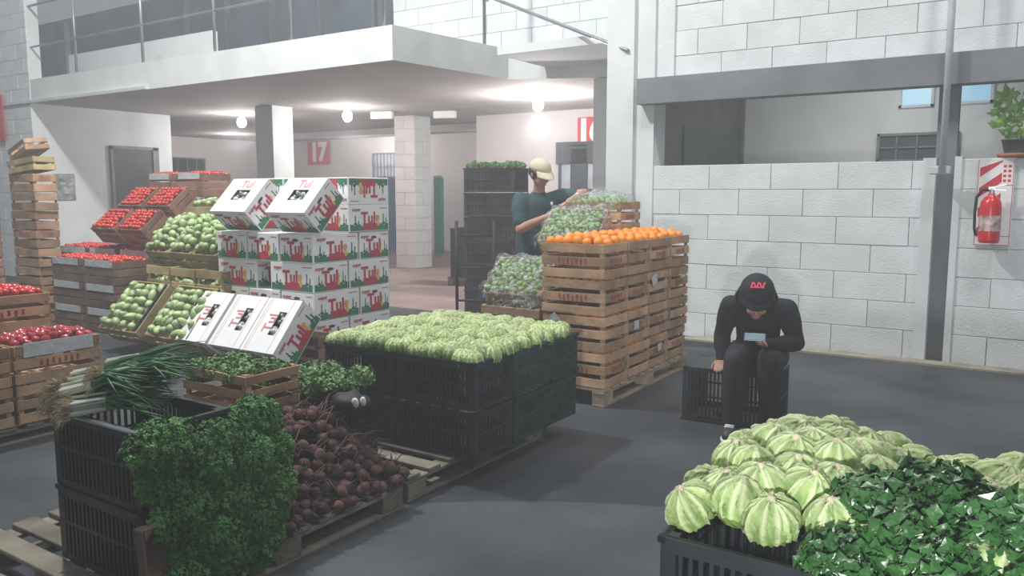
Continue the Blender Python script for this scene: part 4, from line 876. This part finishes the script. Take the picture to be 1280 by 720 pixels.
# ---- seated person on the black crate: local -y faces the viewer, +x is image right
sx, sy = -1.50, 5.24
plastic('plastic_crate', .60, .42, .36, (-1.62, 5.19, .361), R(4), BLACKP, 'upturned black plastic crate that the seated person sits on', None, tilt=math.pi)
O('red_wrapper', MB().ball((0, 0, 0), (.09, .05, .02), 10, 6, lambda d: 1+.2*math.sin(9*d.x+5*d.y)).mesh('red_wrapper', RED, True), None, (-1.66, 5.1, .035), label='small red wrapper seen inside the crate under the seated person', cat='wrapper')
P = person('person', (sx, sy, .0), R(15), 'person in black sweater and cap hunched over a phone, seated on a crate')
hM = HM(Vector((-.01, -.34, .85)), R(42), R(3), 0, 1.06)
J = {'pel': (0, 0, .45), 'sp1': (0, -.02, .56), 'sp2': (0, -.09, .68), 'ch': (0, -.17, .775), 'nk': (0, -.25, .835), 'hd': (-.005, -.31, .86),
     'shL': (-.17, -.17, .78), 'elL': (-.225, -.08, .57), 'wrL': (-.215, -.12, .415), 'shR': (.17, -.17, .77), 'elR': (.235, -.12, .55), 'wrR': (.075, -.38, .575),
     'hpL': (-.10, -.03, .44), 'knL': (-.115, -.44, .475), 'anL': (-.13, -.46, .09), 'hpR': (.10, -.03, .44), 'knR': (.085, -.44, .475), 'anR': (.09, -.42, .09)}
def body_from(J, rad, ed):    # tapered limbs as overlapping balls, fused into one surface afterwards
    mb = MB()
    for a, b in ed:
        A, B = Vector(J[a]), Vector(J[b]); ra = rad[a] if isinstance(rad[a], tuple) else (rad[a],)*2; rb = rad[b] if isinstance(rad[b], tuple) else (rad[b],)*2
        if b in ('shL', 'shR', 'hpL', 'hpR'): ra = (rb[0]*1.12, rb[0]*1.12)
        if b == 'nk': ra = (.085, .075)
        n_ = max(3, int((B-A).length/(min(min(ra), min(rb))*.35)))
        for i in range(n_+1):
            t_ = i/n_; x_ = ra[0]+(rb[0]-ra[0])*t_; y_ = ra[1]+(rb[1]-ra[1])*t_
            if b[:2] in ('el', 'wr', 'an') : bu = 1+.10*math.sin(math.pi*min(1, t_*1.5)); x_ *= bu; y_ *= bu
            mb.ball(A.lerp(B, t_), (x_, y_, y_), 14, 9)
    return mb.mesh('b', [])
ED = [('pel', 'sp1'), ('sp1', 'sp2'), ('sp2', 'ch'), ('ch', 'nk'), ('nk', 'hd'), ('ch', 'shL'), ('shL', 'elL'), ('elL', 'wrL'), ('ch', 'shR'), ('shR', 'elR'), ('elR', 'wrR'), ('pel', 'hpL'), ('hpL', 'knL'), ('knL', 'anL'), ('pel', 'hpR'), ('hpR', 'knR'), ('knR', 'anR')]
RB = dict(pel=(.13, .11), sp1=(.125, .10), sp2=(.13, .10), ch=(.12, .09), nk=.052, hd=.05, shL=.052, elL=.039, wrL=.027, shR=.052, elR=.039, wrR=.027, hpL=.085, knL=.058, anL=.038, hpR=.085, knR=.058, anR=.038)
body = [body_from(J, RB, ED), head_mesh(hM)] + hand_meshes(J['wrL'], (-.1, -.8, -.25), (0, -.2, -1), .18, 1) + hand_meshes(J['wrR'], (-.8, -.35, .25), (-.2, -.45, .9), .55, 1)
O('body', fuse('body', body, [SKIN], .007), P); face_parts(P, hM, hM.to_3x3().normalized())
def grow(keys, ed, add, over={}):
    JJ = {k: over.get(k, J[k]) for k in keys}; return body_from(JJ, {k: (tuple(x+add for x in RB[k]) if isinstance(RB[k], tuple) else RB[k]+add) for k in keys}, ed)
up = ['pel', 'sp1', 'sp2', 'ch', 'shL', 'elL', 'wrL', 'shR', 'elR', 'wrR', 'nk']
O('sweater', fuse('sweater', [grow(up, [e for e in ED if e[0] in up and e[1] in up], .016, {'nk': (0, -.215, .81)})], [BLKC], .009, 3), P)
dn = ['pel', 'hpL', 'knL', 'anL', 'hpR', 'knR', 'anR']
O('trousers', fuse('trousers', [grow(dn, [e for e in ED if e[0] in dn and e[1] in dn], .018)], [TROU], .009, 3), P)
def shoe_mesh(x, y, yaw):
    mb = MB(); mb.ball((0, -.06, .045), (.046, .125, .045), 16, 10, lambda d: 1-.12*max(0, d.y)); mb.ball((0, .02, .075), (.042, .055, .06), 14, 8); mb.mi = 1
    mb.ball((0, -.06, .016), (.050, .135, .018), 16, 8)
    for k in range(4): mb.box((0, -.09+.025*k, .084+.004*k), (.055, .010, .01))
    M = Matrix.Translation((x, y, 0)) @ Matrix.Rotation(yaw, 4, 'Z'); mb.v = [M @ Vector(v) for v in mb.v]; return mb.mesh('shoe', [SHOE, WHITE], True)
O('shoe', shoe_mesh(-.13, -.46, -.12), P); O('shoe', shoe_mesh(.09, -.42, .15), P)
hr = MB(); hr.ball((0, .026, .028), (.094, .108, .104), 22, 14, lambda d: 1+.03*math.sin(17*d.x+11*d.z)); hr.ball((0, .075, -.03), (.085, .06, .10), 16, 10)
for s in (-1, 1): hr.ball((s*.082, .01, -.045), (.024, .05, .085), 12, 10)
for k in range(22):
    a = -1.35+2.7*k/21; hr.tube([(.09*math.sin(a), .045+.05*math.cos(a), .03), (.112*math.sin(a), .05+.06*math.cos(a), -.05), (.102*math.sin(a*1.1), -.0+.05*math.cos(a), -.135)], [.014, .015, .004], 6)
hr.v = [hM @ Vector(v) for v in hr.v]; O('hair', hr.mesh('hair', HAIR, True), P)
cp = MB(); cp.ball((0, .018, .055), (.098, .112, .088), 22, 12, lambda d: 1 if d.z > -.25 else .9)
n0 = []
for j in range(5):
    for i in range(9): a = -1.1+2.2*i/8; n0.append((.092*math.sin(a)*(1+.03*j), -.095*math.cos(a)-.009*j*math.cos(a)+.01, .060-.004*j*j*.5))
cp.add(n0, [(j*9+i, j*9+i+1, j*9+i+10, j*9+i+9) for j in range(4) for i in range(8)])
cp.v = [hM @ Vector(v) for v in cp.v]; cap = O('cap', cp.mesh('cap', BLKC, True), P)
lg = MB(); 
for i in range(5): lg.box((-.032+.016*i, .0, 0), (.009, .006, .030 if i % 2 else .040), (0, .3*(-1)**i, 0))
lg.box((0, 0, -.014), (.07, .005, .007)); lM = hM @ Matrix.Translation((0, -.02, .142)) @ Matrix.Rotation(R(-75), 4, 'X'); lg.v = [lM @ Vector(v) for v in lg.v]
O('cap_emblem', lg.mesh('cap_emblem', mat('emblem_red', (.70, .06, .12), .6, .1, 9)), cap)
pM = Matrix.Translation((sx, sy, 0)) @ Matrix.Rotation(R(15), 4, 'Z')
ph = O('phone', boxmesh('phone', (.13, .066, .009), PHONE, .003), None, pM @ Vector((-.01, -.475, .635)), (R(35), 0, R(15)), label='dark phone held in the hands of the seated person', cat='phone')
O('phone_screen', MB().box((0, 0, .0052), (.118, .056, .0008)).mesh('phone_screen', mat('phone_screen', (.16, .22, .26), .15, .1, 9, emit=.25)), ph)

# ---- standing man in teal shirt behind the limes
mx, my = -3.93, 6.42
Mn = person('person', (mx, my, 0), R(31.5), 'man in dark teal shirt and beige cap reaching over the crates of limes')
hM2 = HM(Vector((.02, -.10, 1.665)), R(22), R(38), R(-4), 1.04)
J = {'pel': (-.04, 0, .92), 'sp1': (-.045, 0, 1.06), 'sp2': (-.03, -.01, 1.22), 'ch': (0, -.03, 1.38), 'nk': (.01, -.05, 1.51), 'hd': (.02, -.08, 1.60),
     'shL': (-.16, -.07, 1.43), 'elL': (-.16, -.17, 1.165), 'wrL': (.12, -.34, 1.30), 'shR': (.185, .02, 1.45), 'elR': (.43, -.08, 1.49), 'wrR': (.28, -.28, 1.42),
     'hpL': (-.13, 0, .88), 'knL': (-.14, -.02, .48), 'anL': (-.15, .02, .09), 'hpR': (.06, 0, .88), 'knR': (.08, -.03, .48), 'anR': (.09, .02, .09)}
RB = dict(pel=(.15, .12), sp1=(.15, .12), sp2=(.155, .12), ch=(.15, .11), nk=.058, hd=.052, shL=.060, elL=.046, wrL=.030, shR=.060, elR=.046, wrR=.030, hpL=.09, knL=.06, anL=.04, hpR=.09, knR=.06, anR=.04)
body = [body_from(J, RB, ED), head_mesh(hM2)] + hand_meshes(J['wrL'], (.85, -.1, .45), (.3, .2, .9), .6, -1) + hand_meshes(J['wrR'], (-.7, -.35, -.35), (-.4, -.2, -.8), .6, -1)
O('body', fuse('body', body, [SKIN], .008), Mn); face_parts(Mn, hM2, hM2.to_3x3().normalized())
def lerp(a, b, t_): return tuple(a[i]+(b[i]-a[i])*t_ for i in range(3))
upm = ['pel', 'sp1', 'sp2', 'ch', 'shL', 'elL', 'shR', 'elR', 'nk']; RB2 = dict(RB); RB['elL'] = .054; RB['elR'] = .052
O('shirt', fuse('shirt', [grow(upm, [e for e in ED if e[0] in upm and e[1] in upm], .018, {'elL': lerp(J['shL'], J['elL'], .72), 'elR': lerp(J['shR'], J['elR'], .60), 'nk': (.008, -.04, 1.465)})], [TEAL], .010, 3), Mn)
RB = RB2
O('shirt_emblem', MB().ball((0, 0, 0), (.014, .006, .020), 8, 6).mesh('shirt_emblem', WHITE, True), Mn, (.13, -.150, 1.40), label='small white emblem on the chest')
O('trousers', fuse('trousers', [grow(dn, [e for e in ED if e[0] in dn and e[1] in dn], .02)], [TROU], .011, 3), Mn)
O('shoe', shoe_mesh(-.15, .02, -.1), Mn); O('shoe', shoe_mesh(.09, .02, .1), Mn)
hr = MB(); hr.ball((0, .030, .016), (.083, .098, .088), 20, 12); hr.v = [hM2 @ Vector(v) for v in hr.v]; O('hair', hr.mesh('hair', HAIR, True), Mn)
cp = MB(); cp.ball((0, .012, .052), (.094, .112, .090), 22, 12, lambda d: 1 if d.z > -.15 else .86)
n0 = []
for j in range(5):
    for i in range(9): a = -1.05+2.1*i/8; n0.append((.090*math.sin(a)*(1+.03*j), -.095*math.cos(a)-.022*j*math.cos(a)+.012, .05-.004*j*j*.6))
cp.add(n0+[(x, y, z+.006) for x, y, z in n0], [(j*9+i, j*9+i+1, j*9+i+10, j*9+i+9) for j in range(4) for i in range(8)]+[(45+j*9+i, 45+j*9+i+9, 45+j*9+i+10, 45+j*9+i+1) for j in range(4) for i in range(8)])
cp.v = [hM2 @ Vector(v) for v in cp.v]; O('cap', cp.mesh('cap', BEIGE, True), Mn)
